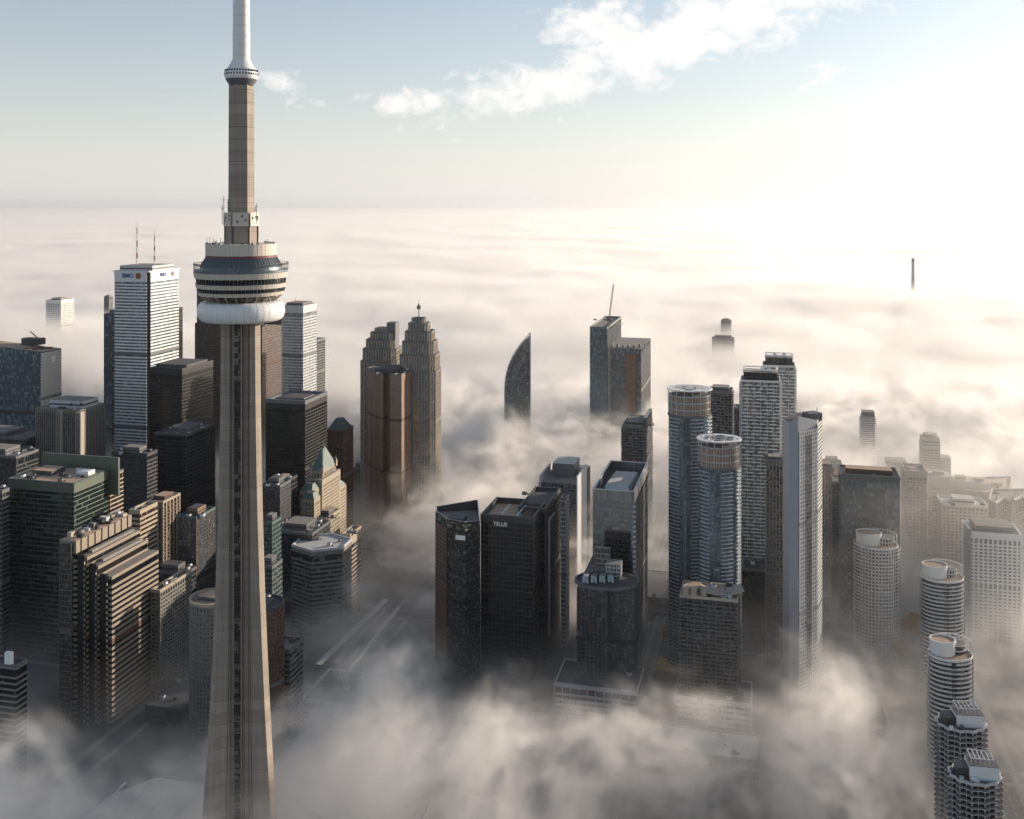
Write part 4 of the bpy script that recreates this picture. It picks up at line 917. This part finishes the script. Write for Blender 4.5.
def quay(label, xc, y, Y, wpx, rot=0.0, seed=1, tall=False):
    """round-fronted waterfront tower: curved balconies, white drum on the roof, tan upper terrace"""
    rr = random.Random(seed)
    r = wpx/2*Y/F; c = P(xc, Y+r); z = wz(y, Y)
    def T(pts): return [(c[0]+a*cos(rot)-b*sin(rot), c[1]+a*sin(rot)+b*cos(rot)) for a, b in pts]
    t = thing('waterfront_tower', label, 'tower', (c[0], c[1], 0), 'round-fronted waterfront towers')
    zb = z-9
    body = ell(c[0], c[1], r*.93, r*.80, 40, rot)
    m = MB(); facade(m, body, 0, zb, glass='g_mid', band='white', mull='white', fh=3.0, bh=.6, bo=.2, ms=3.6, mw=.4, mo=.35, cap='troof')
    zz = 3
    while zz < zb-1:
        for a0, a1 in ((R(-175), R(-112)), (R(-100), R(-48)), (R(-36), R(10)), (R(30), R(150))):
            n = 12; aa = [a0+(a1-a0)*i/(n-1) for i in range(n)]
            po = T([((r+.3)*cos(a), (r*.87+.3)*sin(a)) for a in aa]); pi2 = T([((r*.9)*cos(a), (r*.77)*sin(a)) for a in aa]); pm = T([((r+.15)*cos(a), (r*.87+.15)*sin(a)) for a in aa])
            m.prism(ccw(po+list(reversed(pi2))), zz-.25, zz+.05, 'white')
            m.prism(ccw(po+list(reversed(pm))), zz+.05, zz+1.05, 'lgrey')
        zz += 3.0
    m.build('facade', t)
    m = MB(); m.prism(offset(body, -.3), zb, zb+.2, 'troof'); m.build('roof_terrace', t)
    m = MB(); m.ring(offset(body, .7), offset(body, .2), zb-.3, zb+1.2, 'white'); m.build('parapet', t)
    dc = T([(-r*.3, r*.12)])[0]; drum = ell(dc[0], dc[1], r*.56, r*.5, 30, rot)
    m = MB(); m.prism(drum, zb+.1, z, 'white', 'troof'); m.ring(offset(drum, .3), offset(drum, -.4), z-.4, z+.9, 'white')
    m.build('roof_drum', t)
    s = T([(r*.38, r*.25)])[0]; m = MB(); facade(m, ell(s[0], s[1], r*.42, r*.45, 20, rot), zb, zb+6.5, glass='g_mid', band='white', mull='white', fh=3, bh=.7, ms=3); m.build('stair_house', t)
    m = MB()
    arc = [T([(r*.9*cos(a), r*.8*sin(a))])[0] for a in [R(-20)+R(14)*i for i in range(9)]]
    for i in range(8): m.bar((*arc[i], z+.2), (*arc[i+1], z+.2), .55, 'white')
    for q in arc: m.bar((*q, zb), (*q, z+.4), .4, 'white')
    m.build('pergola_frame', t)
    for k in range(4):
        q = T([(rr.uniform(0, .5)*r, rr.uniform(-.2, .5)*r)])[0]; m = MB(); m.box(q[0], q[1], zb+6.4, 2.2, 2.2, rr.uniform(1, 2), 'lgrey', rr.random()); m.build('cooling_unit', t)
quay('farthest of the row of round-fronted waterfront towers, before the grey slab office', 876, 541, 870, 45, -.2, 3)
quay('round-fronted waterfront tower below the white gridded block, second from the back', 942, 573, 800, 44, .15, 4)
quay('round-fronted waterfront tower with tan drum roof, midway along the row in mist', 950, 650, 665, 45, .1, 5)
def zig(label, xc, y, Y, wpx, rot, seed):
    rr = random.Random(seed); r = wpx/2*Y/F; c = P(xc, Y+r); z = wz(y, Y); zb = z-8
    n = 24; p = []
    for i in range(n):
        a = 2*pi*i/n; q = (1.0 if i % 2 else .9); p.append((c[0]+r*q*cos(a+rot), c[1]+r*.82*q*sin(a+rot)))
    t = thing('zigzag_tower', label, 'tower', (c[0], c[1], 0), 'zigzag-balcony waterfront towers')
    m = MB(); facade(m, offset(p, -1.4), 0, zb, glass='g_dark', band='mgrey', mull='lgrey', fh=3, bh=.5, bo=.15, ms=3, mw=.25, cap='groof')
    zz = 3
    while zz < zb-1: m.prism(p, zz-.3, zz+.1, 'lgrey'); m.ring(offset(p, .1), offset(p, -.05), zz+.1, zz+1.0, 'mgrey'); zz += 3
    m.build('facade', t)
    def T(a, b): return (c[0]+a*cos(rot)-b*sin(rot), c[1]+a*sin(rot)+b*cos(rot))
    m = MB(); m.ring(p, offset(p, -.5), zb-.3, zb+1.2, 'lgrey'); m.build('parapet', t)
    m = MB(); q = T(r*.25, r*.05); m.box(q[0], q[1], zb, r*1.05, r*.85, 7, 'wmetal', rot, 'groof'); m.build('penthouse', t)
    m = MB(); q = T(-r*.45, 0); m.box(q[0], q[1], zb, r*.5, r*.6, 5, 'dgrey', rot); m.build('plant_room', t)
    for k in range(6):
        m = MB(); a, b = T(-r*.2+k*r*.16, -r*.3), T(-r*.2+k*r*.16, r*.35)
        m.bar((*a, zb+7), (*a, zb+10.5), .4, 'lgrey'); m.bar((*b, zb+7), (*b, zb+10.5), .4, 'lgrey'); m.bar((*a, zb+10.4), (*b, zb+10.4), .45, 'lgrey'); m.build('roof_frame', t)
    for s_ in (-.3, .35): m = MB(); m.bar((*T(-r*.22, r*s_), zb+10.5), (*T(r*.62, r*s_), zb+10.5), .5, 'lgrey'); m.build('roof_rail', t)
    for k in range(5):
        q = T(rr.uniform(-.6, .6)*r, rr.uniform(-.6, -.45)*r); m = MB(); m.box(q[0], q[1], zb, 2, 1.6, rr.uniform(1, 2.4), rr.choice(['lgrey', 'mgrey', 'wmetal']), rot); m.build('cooling_unit', t)
zig('zigzag-balcony tower with white rooftop box and open steel frame, second nearest of the waterfront row', 961, 722, 590, 52, -.1, 8)
zig('nearest zigzag-balcony tower at lower right, seen from above with dark roof wells', 975, 774, 515, 54, -.2, 9)
# ------------------------------------------------------------------ low things on the ground
def at(x, y, z=0):
    Y = F*(HC-z)/(y-YH); return (wx(x, Y), Y)
def shed(name, label, cat, cpix, z, ln, wd, h, wall='conc', roof='wroof', rot=-GA, extra=0, group=None):
    c = at(cpix[0], cpix[1], z); t = thing(name, label, cat, (c[0], c[1], 0), group)
    m = MB(); facade(m, [(c[0]+x*cos(rot)-y*sin(rot), c[1]+x*sin(rot)+y*cos(rot)) for x, y in ((-wd/2, -ln/2), (wd/2, -ln/2), (wd/2, ln/2), (-wd/2, ln/2))], 0, h, glass='g_dark', band=wall, mull=wall, fh=4, bh=1.8, ms=6, mw=.6, cap=roof); m.build('facade', t)
    p = [(c[0]+x*cos(rot)-y*sin(rot), c[1]+x*sin(rot)+y*cos(rot)) for x, y in ((-wd/2, -ln/2), (wd/2, -ln/2), (wd/2, ln/2), (-wd/2, ln/2))]
    roofkit(t, p, h, par=1.2, pw=.8, deck=roof, pmat=wall, pent=None, units=extra, ang=rot)
    return t, c
# station train shed: parallel platform roofs
for k, (xa, ya, xb, yb, lab, mat, w) in enumerate(((318, 664, 386, 599, 'longest sunlit glazed platform roof strip over the railway', 'wroof', 6), (350, 669, 399, 606, 'thin pale platform roof strip right of the longest one', 'wroof', 4), (334, 662, 392, 603, 'dim platform roof between the two pale strips', 'conc', 5))):
    a = at(xa, ya, 9); b = at(xb, yb, 9); cx_, cy_ = (a[0]+b[0])/2, (a[1]+b[1])/2; L_ = hypot(b[0]-a[0], b[1]-a[1]); an = atan2(b[1]-a[1], b[0]-a[0])
    t = thing('platform_roof', lab, 'station roof', (cx_, cy_, 0), 'railway platform roofs')
    m = MB(); m.box(cx_, cy_, 8, L_, w, .5, 'mgrey', an, mat); m.box(cx_, cy_, 8.5, L_, .8, .6, mat, an); m.build('canopy', t)
    for q in range(8):
        u = (q+.5)/8; m = MB(); m.bar((a[0]+(b[0]-a[0])*u, a[1]+(b[1]-a[1])*u, 0), (a[0]+(b[0]-a[0])*u, a[1]+(b[1]-a[1])*u, 8), .5, 'mgrey'); m.build('post', t)
shed('convention_hall', 'low hall with pale outlined roof edge below the platform roofs', 'hall', (362, 690), 18, 50, 74, 18, 'lgrey', 'groof', extra=5)
shed('arena', 'low white-edged hall roof emerging from mist at centre bottom', 'hall', (600, 676), 22, 42, 62, 22, 'lgrey', 'groof', extra=3)
shed('terminal_building', 'low building with pale screen wall and lit clutter on roof, below the ragged-roofed block', 'hall', (714, 690), 24, 36, 54, 24, 'lgrey', 'groof', extra=12)
shed('market_hall', 'low pale flat roof dimly seen under the right-hand mist bank', 'hall', (700, 742), 16, 34, 78, 16, 'conc', 'wroof', extra=4)
shed('low_warehouse', 'low dark-roofed shed left of the lower right waterfront towers', 'warehouse', (840, 700), 14, 40, 60, 14, 'conc', 'groof', extra=6)
shed('low_warehouse', 'long low shed beyond the orange tree near the slab office foot', 'warehouse', (840, 612), 12, 60, 26, 12, 'conc', 'gravel', extra=4)
shed('podium_building', 'low flat podium behind the ragged-roofed block in dark shade', 'podium', (660, 585), 16, 70, 50, 16, 'dgrey', 'groof', extra=6)
shed('aquarium', 'low pale faceted roof just right of the concrete tower foot at bottom edge', 'hall', (372, 806), 14, 26, 62, 14, 'lgrey', 'wroof', extra=14)
shed('ticket_pavilion', 'small bright roofed pavilion at bottom edge right of the faceted roof', 'pavilion', (480, 806), 9, 18, 22, 9, 'lgrey', 'wroof', extra=4)
shed('rail_depot', 'low dark depot beside the tracks between banded tower and concrete shaft', 'warehouse', (186, 690), 12, 60, 30, 12, 'dgrey', 'groof', extra=4)
# big cream stadium roof, bottom left
c = at(165, 806, 30); t = thing('stadium', 'huge cream curved roof panel at bottom left behind the tower foot', 'stadium', (c[0], c[1], 0))
m = MB(); q = [(c[0]+x*cos(-GA)-y*sin(-GA), c[1]+x*sin(-GA)+y*cos(-GA)) for x, y in ((-38, -50), (24, -50), (24, 26), (-20, 26), (-38, 0))]
m.prism(ccw(q), 0, 29, 'conc', 'wroof'); m.build('wall', t)
qq = ccw(q); cc = cen(qq); m = MB(); m.loft(offset(qq, 1), 29, [(cc[0]+(a[0]-cc[0])*.8, cc[1]+(a[1]-cc[1])*.8) for a in qq], 34, 'cream', 'cream'); m.build('roof', t)
for k in range(4):
    m = MB(); m.bar((cc[0]-26+k*15, cc[1]-30, 34.2), (cc[0]-18+k*15, cc[1]+24, 34.2), .9, 'lgrey'); m.build('roof_rib', t)
# yellow peaked canopy and pavilion
c = at(662, 664, 8); t = thing('peaked_canopy', 'small bright yellow peaked canopy between low hall and ragged-roofed block', 'canopy', (c[0], c[1], 0))
m = MB(); sq = [(c[0]-8, c[1]-6), (c[0]+9, c[1]-4), (c[0]+8, c[1]+7), (c[0]-7, c[1]+6)]
m.loft(sq, 5, [(c[0]+(a[0]-c[0])*.05-1, c[1]+(a[1]-c[1])*.05) for a in sq], 15, 'yellow'); m.build('fabric', t)
for q in sq: m = MB(); m.bar((*q, 0), (*q, 5), .4, 'mgrey'); m.build('post', t)

# trees
def tree(label, xp, yp, h, leaf, seed, group=None):
    rr = random.Random(seed); c = at(xp, yp, 0); t = thing('tree', label, 'tree', (c[0], c[1], 0), group)
    m = MB(); m.lathe([(h*.045, 0), (h*.03, h*.35), (h*.012, h*.8)], 'bark', c[0], c[1], 8)
    tips = []
    for k in range(9):
        a = rr.uniform(0, 2*pi); z0 = h*rr.uniform(.25, .5); L_ = h*rr.uniform(.2, .38)
        e = (c[0]+L_*cos(a), c[1]+L_*sin(a), z0+h*rr.uniform(.12, .4)); tips.append(e); m.bar((c[0], c[1], z0), e, h*.018, 'bark')
    m.build('trunk', t)
    tips += [(c[0], c[1], h*.85), (c[0]+h*.08, c[1], h*.7)]
    m = MB()
    for e in tips:
        R0 = h*rr.uniform(.13, .2)
        for _ in range(210):
            d = Vector((rr.gauss(0, 1), rr.gauss(0, 1), rr.gauss(0, .8))); d = d.normalized()*R0*rr.uniform(.35, 1.05); q = Vector(e)+d
            u = Vector((rr.gauss(0, 1), rr.gauss(0, 1), rr.gauss(0, 1))).normalized(); v = u.cross(Vector((rr.gauss(0, 1), rr.gauss(0, 1), rr.gauss(0, 1)))).normalized(); s_ = h*rr.uniform(.012, .026)
            m.face([tuple(q+u*s_), tuple(q+v*s_*.7), tuple(q-u*s_), tuple(q-v*s_*.7)], leaf)
    m.build('crown', t)
tree('largest golden-orange autumn tree between two waterfront towers', 912, 648, 31, 'leafo', 1, 'autumn trees by the waterfront towers')
tree('smaller autumn tree left of the largest golden one', 901, 662, 18, 'leafo', 2, 'autumn trees by the waterfront towers')
tree('olive tree behind the right side of the largest golden tree', 918, 634, 19, 'leafd', 3, 'autumn trees by the waterfront towers')
tree('golden tree beside the yellow peaked canopy', 664, 642, 14, 'leafo', 4)
TG = 'dark trees in the shaded streets'
for i, (x, y, h, lab) in enumerate(((640, 606, 15, 'dark tree at the corner of the glass block street, leftmost of its row'), (652, 604, 17, 'tall dark tree, second in the shaded row by the glass block'), (664, 603, 14, 'short dark tree closest to the round glass towers'),
        (646, 628, 15, 'dark tree alone in the street gap below the shaded row'), (826, 640, 14, 'dark tree at the foot of the pale slim tower'), (838, 652, 15, 'dark tree in front of the low gravel-roofed shed'), (222, 660, 15, 'dark tree by the rail depot'), (790, 672, 13, 'dark tree in mist right of the terminal building'), (500, 742, 16, 'dark tree in the clearing of the lower mist bank'), (512, 738, 14, 'dark tree at the right end of the mist clearing'), (488, 748, 15, 'dark tree at the left end of the mist clearing'))):
    tree(lab, x, y, h, 'leafd', 20+i, TG)

# ------------------------------------------------------------------ ground, roads, tracks, water
def struct(name, mb, kind='structure'): o = mb.build(name); o['kind'] = kind; return o
m = MB(); m.face([(-45000, -3000, 0), (45000, -3000, 0), (45000, 89000, 0), (-45000, 89000, 0)], 'pav'); struct('ground', m)
wat, k, b = newmat('lake_water'); b.inputs['Base Color'].default_value = (.02, .035, .04, 1); b.inputs['Roughness'].default_value = .08
nz = k.n('ShaderNodeTexNoise', i_Scale=.25, i_Detail=3.0); k.set(nz.inputs['Vector'], k.n('ShaderNodeNewGeometry').outputs['Position'])
bp = k.n('ShaderNodeBump', i_Strength=.25); k.set(bp.inputs['Height'], nz.outputs[0]); k.set(b.inputs['Normal'], bp.outputs[0]); M['water'] = wat
SO = 345.0   # distance of the shoreline south of the grid origin
def gp(s, e, z): return (sn[0]*s+ED[0]*e, sn[1]*s+ED[1]*e, z)
m = MB(); m.face([gp(190, -2000, .05), gp(6000, -2000, .05), gp(6000, 30000, .05), gp(190, 30000, .05)], 'water'); struct('lake', m)
def road(name, s0, e0, s1, e1, w, marks=True):
    d = Vector((s1-s0, e1-e0)); L_ = d.length; d.normalize(); n = Vector((-d.y, d.x))
    m = MB(); q = lambda u, v, z: gp(s0+d.x*u+n.x*v, e0+d.y*u+n.y*v, z)
    m.face([q(0, w/2, .12), q(0, -w/2, .12), q(L_, -w/2, .12), q(L_, w/2, .12)][::-1], 'asphalt'); struct(name, m)
    m = MB()
    for v in (-w/2-2, w/2+2):
        m.face([q(0, v+1.8, .26), q(L_, v+1.8, .26), q(L_, v-1.8, .26), q(0, v-1.8, .26)], 'conc')
        vi = v-1.8 if v > 0 else v+1.8
        m.face([q(0, vi, .1), q(L_, vi, .1), q(L_, vi, .26), q(0, vi, .26)], 'conc')
    struct('pavement', m)
    if marks:
        m = MB(); u = 0
        while u < L_:
            m.face([q(u, .12, .18), q(u, -.12, .18), q(min(L_, u+4), -.12, .18), q(min(L_, u+4), .12, .18)][::-1], 'paint'); u += 9
        for v in (-w/2+.5, w/2-.5): m.face([q(0, v+.1, .18), q(0, v-.1, .18), q(L_, v-.1, .18), q(L_, v+.1, .18)][::-1], 'paint')
        struct('road_marking', m)
for s_ in (150, 70, -40, -210, -330, -450): road('road', s_, 200, s_, 1600, 15)
for e_ in (560, 740, 900, 1060, 1220): road('cross_street', -900, e_+.0, 180, e_+.0, 12, False)
m = MB()
for k_ in range(-4, 5):
    for w_ in (-.75, .75):
        s_ = -120+k_*7+w_*1.0; m.face([gp(s_-.18, 300, .5), gp(s_+.18, 300, .5), gp(s_+.18, 1500, .5), gp(s_-.18, 1500, .5)][::-1], 'lgrey')
o = m.build('railway_track'); tag(o, 'bundle of parallel railway tracks running between shaft and banded tower', 'railway track')
m = MB(); m.face([gp(-158, 300, .3), gp(-82, 300, .3), gp(-82, 1500, .3), gp(-158, 1500, .3)][::-1], 'rail'); struct('railway_ground', m)
# ------------------------------------------------------------------ background blocks seen through thin mist
FG = 'low city blocks under the mist'
# ------------------------------------------------------------------ fog: sea of fog and the low banks in the streets
def fog_mat():
    m = bpy.data.materials.new('fog'); m.use_nodes = True; t = m.node_tree; t.nodes.clear(); k = NT(t)
    o = k.n('ShaderNodeOutputMaterial'); v = k.n('ShaderNodeVolumePrincipled'); t.links.new(v.outputs[0], o.inputs['Volume'])
    v.inputs['Color'].default_value = (.996, .978, .957, 1); v.inputs['Density'].default_value = 1.0; v.inputs['Anisotropy'].default_value = FOG_ANI
    return m
FOG_ANI = .42; FOG_D = .05
BLOBS = [  # x, y, rx, ry, height added (m)
    (-60, 1180, 120, 150, 105), (-115, 1320, 80, 110, 74), (-60, 1060, 60, 60, 30), (-75, 990, 60, 80, 48), (20, 1010, 60, 90, 72),
    (68, 930, 42, 28, 120), (125, 1015, 55, 60, 95),
    (40, 605, 195, 80, 100), (-70, 575, 130, 75, 68), (190, 650, 100, 80, 78), (-200, 500, 150, 50, 66),
    (-310, 640, 120, 75, 66), (-230, 770, 60, 50, 42), (-340, 500, 190, 85, 88), (-370, 740, 110, 55, 48), (-300, 560, 150, 50, 34),
    (245, 750, 50, 80, 64), (410, 660, 85, 230, 104), (400, 1000, 120, 150, 88), (300, 960, 45, 50, 62),
    (-100, 800, 90, 60, 46), (-105, 700, 85, 45, 85), (-340, 600, 90, 50, 30), (120, 845, 35, 25, 88), (60, 775, 60, 45, 50), (270, 540, 60, 60, 24),
    (80, 715, 160, 50, 46), (-120, 640, 80, 50, 30), (-60, 790, 60, 40, 22), (-80, 880, 90, 60, 48),
    (-8, 692, 36, 24, -120), (205, 570, 80, 40, -105), (95, 560, 60, 30, -60), (-205, 710, 50, 36, -70), (-140, 740, 30, 24, -30),
    (-165, 900, 60, 50, 62), (-1000, 2050, 380, 420, 95), (1290, 3250, 1700, 1000, 48), (-560, 1620, 170, 140, 40), (600, 1600, 300, 300, -15), (525, 1470, 90, 110, -50)]
def fog_object(name, lo, hi, res, mat, sca=1.0):
    ng = bpy.data.node_groups.new(name, 'GeometryNodeTree')
    ng.interface.new_socket('Geometry', in_out='INPUT', socket_type='NodeSocketGeometry')
    ng.interface.new_socket('Geometry', in_out='OUTPUT', socket_type='NodeSocketGeometry')
    k = NT(ng); out = k.n('NodeGroupOutput')
    vc = k.n('GeometryNodeVolumeCube')
    vc.inputs['Min'].default_value = lo; vc.inputs['Max'].default_value = hi
    for a, r in zip('XYZ', res): vc.inputs['Resolution '+a].default_value = r
    pos = k.n('GeometryNodeInputPosition').outputs[0]
    w = k.n('ShaderNodeTexNoise', i_Vector=pos, i_Scale=1/160, i_Detail=2.0).outputs['Color']
    wp = k.v('ADD', pos, k.v('SCALE', k.v('SUBTRACT', w, (.5, .5, .5)), sc=150.0))
    sp = k.n('ShaderNodeSeparateXYZ', i_Vector=pos); X, Y, Z = sp.outputs
    sw = k.n('ShaderNodeSeparateXYZ', i_Vector=wp); WX, WY, _ = sw.outputs
    def sstep(a, b, x):
        d = k.n('ShaderNodeMapRange', interpolation_type='SMOOTHSTEP', clamp=True)
        k.set(d.inputs['Value'], x); d.inputs['From Min'].default_value = a; d.inputs['From Max'].default_value = b
        return d.outputs[0]
    yf = k.m('SUBTRACT', 1500.0, k.m('MULTIPLY', sstep(-260, 60, WX), 400.0))
    far = sstep(0, 1, k.m('DIVIDE', k.m('SUBTRACT', WY, yf), 260.0))
    H = k.m('ADD', -30.0, k.m('MULTIPLY', far, 118.0))
    big = k.n('ShaderNodeTexNoise', i_Vector=k.v('MULTIPLY', pos, (1.0, .55, .2)), i_Scale=1/900, i_Detail=3.0).outputs[0]
    H = k.m('ADD', H, k.m('MULTIPLY', k.m('MULTIPLY', k.m('SUBTRACT', big, .5), far), 90.0))
    for (cx, cy, rx, ry, am) in BLOBS:
        if cy+3*ry < lo[1] or cy-3*ry > hi[1]: continue
        dx = k.m('DIVIDE', k.m('SUBTRACT', WX, cx), rx); dy = k.m('DIVIDE', k.m('SUBTRACT', WY, cy), ry)
        g = k.m('EXPONENT', k.m('MULTIPLY', k.m('ADD', k.m('MULTIPLY', dx, dx), k.m('MULTIPLY', dy, dy)), -1.0))
        H = k.m('MULTIPLY_ADD', g, am, H)
    n1 = k.n('ShaderNodeTexNoise', i_Vector=k.v('MULTIPLY', wp, (1.0, .8, 1.4)), i_Scale=1/(90*sca), i_Detail=7.0, i_Roughness=.66, i_Distortion=.5).outputs[0]
    h = k.m('MULTIPLY_ADD', k.m('SUBTRACT', n1, .5), 190.0 if sca < 1.5 else 85.0, H)
    d = k.m('DIVIDE', k.m('SUBTRACT', h, Z), 55.0 if sca < 1.5 else 90.0, clamp=True)
    d = k.m('POWER', d, 1.6)
    d = k.m('MULTIPLY', d, FOG_D)
    if lo[1] < 1700:   # wisps: the banks are torn into streaks along the wind
        st = k.n('ShaderNodeTexNoise', i_Vector=k.v('MULTIPLY', wp, (.85, 1.1, 1.7)), i_Scale=1/36, i_Detail=6.0, i_Roughness=.7, i_Distortion=1.2).outputs[0]
        d = k.m('MULTIPLY', d, k.m('MULTIPLY_ADD', sstep(.44, .62, st), 1.25, .04))
    if lo[1] < 1700:   # thin ground mist in the streets, thicker towards the lake
        low = k.m('MULTIPLY', k.m('DIVIDE', k.m('SUBTRACT', 60.0, Z), 60.0, clamp=True), k.m('MULTIPLY', k.m('SUBTRACT', n1, .34, clamp=True), .028))
        lake = k.m('MULTIPLY', k.m('MULTIPLY', sstep(-60, 480, X), k.m('MULTIPLY', k.m('MULTIPLY_ADD', sstep(560, 1000, Y), .85, .15), k.m('SUBTRACT', 1.0, sstep(1020, 1200, Y)))), k.m('DIVIDE', k.m('SUBTRACT', 230.0, Z), 190.0, clamp=True))
        d = k.m('ADD', d, k.m('ADD', low, k.m('MULTIPLY', lake, .0024)))
    k.set(vc.inputs['Density'], d)
    sm = k.n('GeometryNodeSetMaterial'); sm.inputs['Material'].default_value = mat
    ng.links.new(vc.outputs[0], sm.inputs[0]); ng.links.new(sm.outputs[0], out.inputs[0])
    vd = bpy.data.volumes.new(name); vd.materials.append(mat)
    o = bpy.data.objects.new(name, vd); COL.objects.link(o); o['kind'] = 'stuff'
    md = o.modifiers.new('fog', 'NODES'); md.node_group = ng
    return o
fm = fog_mat()
fog_object('fog', (-950, 380, 0.5), (1000, 1800, 226), (470, 342, 53), fm)
fog_object('fog', (-2400, 1800, 0.5), (2400, 4600, 240), (300, 175, 16), fm, 2.0)
fog_object('fog', (-9000, 4600, 0.5), (9000, 17000, 240), (300, 200, 10), fm, 5.0)
fog_object('fog', (-44000, 17000, 0.5), (44000, 88000, 240), (300, 240, 8), fm, 14.0)
# haze: thin even air over everything
hz, k, _b = newmat('haze'); t_ = hz.node_tree; t_.nodes.remove(_b)
pv = k.n('ShaderNodeVolumePrincipled'); t_.links.new(pv.outputs[0], [n for n in t_.nodes if n.type == 'OUTPUT_MATERIAL'][0].inputs['Volume'])
pv.inputs['Color'].default_value = (.97, .965, .97, 1); pv.inputs['Density'].default_value = .000022; pv.inputs['Anisotropy'].default_value = .8
M['haze'] = hz
m = MB(); m.prism([(-46000, -3500), (46000, -3500), (46000, 90000), (-46000, 90000)], -1.0, 620, 'haze', 'haze'); o = m.build('haze'); o['kind'] = 'stuff'

# ------------------------------------------------------------------ light, sky, camera
SAZ, SEL = R(60), R(12)
sd = Vector((sin(SAZ)*cos(SEL), cos(SAZ)*cos(SEL), sin(SEL)))
sl = bpy.data.lights.new('sun', 'SUN'); sl.energy = 4.6; sl.angle = R(.5); sl.color = (1.0, .84, .67)
so = bpy.data.objects.new('sun', sl); COL.objects.link(so); so.rotation_euler = (-sd).to_track_quat('-Z', 'Y').to_euler()
w = bpy.data.worlds.new('World'); SC.world = w; w.use_nodes = True; t_ = w.node_tree; t_.nodes.clear(); k = NT(t_)
out = k.n('ShaderNodeOutputWorld'); bg = k.n('ShaderNodeBackground'); t_.links.new(bg.outputs[0], out.inputs[0])
sk = k.n('ShaderNodeTexSky'); sk.sky_type = 'NISHITA'; sk.sun_disc = False; sk.sun_elevation = SEL; sk.sun_rotation = SAZ
sk.altitude = 300; sk.air_density = 1.0; sk.dust_density = 1.2; sk.ozone_density = 2.0
dirn = k.v('NORMALIZE', k.n('ShaderNodeTexCoord').outputs['Generated'])
SKYS = .11
def cloud_mask():
    tot = None
    for (x, y, rx, ry, rot, amp) in ((550, 86, 120, 26, 12, 1.05), (700, 30, 210, 36, 17, 1.15), (600, 24, 70, 34, 5, .9), (405, 101, 50, 15, 0, .9), (280, 84, 40, 14, -25, .9), (470, 74, 50, 14, 10, .6), (820, 72, 50, 16, 20, .45), (715, 118, 60, 18, 10, .3)):
        c = Vector((x-CX, F, YH-y)).normalized(); rt = Vector((c.y, -c.x, 0)).normalized(); up = rt.cross(c)
        a = R(rot); e1 = rt*cos(a)+up*sin(a); e2 = up*cos(a)-rt*sin(a)
        d = k.v('SUBTRACT', dirn, tuple(c))
        u = k.m('DIVIDE', k.v('DOT_PRODUCT', d, tuple(e1)), rx/F); v = k.m('DIVIDE', k.v('DOT_PRODUCT', d, tuple(e2)), ry/F)
        g = k.m('MULTIPLY', k.m('EXPONENT', k.m('MULTIPLY', k.m('ADD', k.m('MULTIPLY', u, u), k.m('MULTIPLY', v, v)), -1.0)), amp)
        g = k.m('MULTIPLY', g, k.m('GREATER_THAN', k.v('DOT_PRODUCT', dirn, tuple(c)), 0.0))
        tot = g if tot is None else k.m('MAXIMUM', tot, g)
    return tot
n1 = k.n('ShaderNodeTexNoise', i_Vector=k.v('MULTIPLY', dirn, (1, 1, 1.5)), i_Scale=34.0, i_Detail=8.0, i_Roughness=.62, i_Distortion=.3).outputs[0]
cm = k.m('MULTIPLY', k.m('SUBTRACT', k.m('MULTIPLY_ADD', k.m('SUBTRACT', n1, .5), 2.3, cloud_mask()), .42), 1.7, clamp=True)
cm = k.m('MULTIPLY', cm, .8)
hs = k.n('ShaderNodeHueSaturation', i_Saturation=.72); skl = k.v('MINIMUM', sk.outputs[0], (6.6, 6.45, 6.25)); k.set(hs.inputs['Color'], skl)
el = k.n('ShaderNodeSeparateXYZ', i_Vector=dirn).outputs[2]
fz = k.m('MULTIPLY', k.m('EXPONENT', k.m('MULTIPLY', k.m('MAXIMUM', el, 0.0), -9.0)), .88)
hs2 = k.n('ShaderNodeHueSaturation', i_Saturation=.25); k.set(hs2.inputs['Color'], skl)
pale = k.v('ADD', k.v('SCALE', hs2.outputs[0], sc=.42), (4.6, 4.42, 4.35))
skyc = k.mix(fz, hs.outputs[0], pale)
k.set(bg.inputs['Color'], k.mix(cm, skyc, CLOUD if 'CLOUD' in globals() else (7.4, 7.0, 6.7, 1)))
bg.inputs['Strength'].default_value = SKYS
cam = bpy.data.cameras.new('camera'); co = bpy.data.objects.new('camera', cam); COL.objects.link(co); SC.camera = co
co.location = (0, 0, HC); co.rotation_euler = (R(90), 0, 0); cam.sensor_width = 36; cam.lens = 36*F/1024
cam.shift_y = -(409.5-YH)/1024; cam.clip_start = 1; cam.clip_end = 200000
SC.view_settings.view_transform = 'Standard'; SC.view_settings.look = 'None'; SC.view_settings.gamma = 1; SC.view_settings.exposure = .54
SC.cycles.use_denoising = True; SC.cycles.denoiser = 'OPENIMAGEDENOISE'
SC.cycles.volume_bounces = 8; SC.cycles.max_bounces = 10; SC.cycles.diffuse_bounces = 3; SC.cycles.glossy_bounces = 3
SC.cycles.volume_step_rate = 1.5; SC.cycles.volume_max_steps = 512
SC.cycles.use_adaptive_sampling = True; SC.cycles.adaptive_threshold = .02
SC.cycles.sample_clamp_indirect = 6
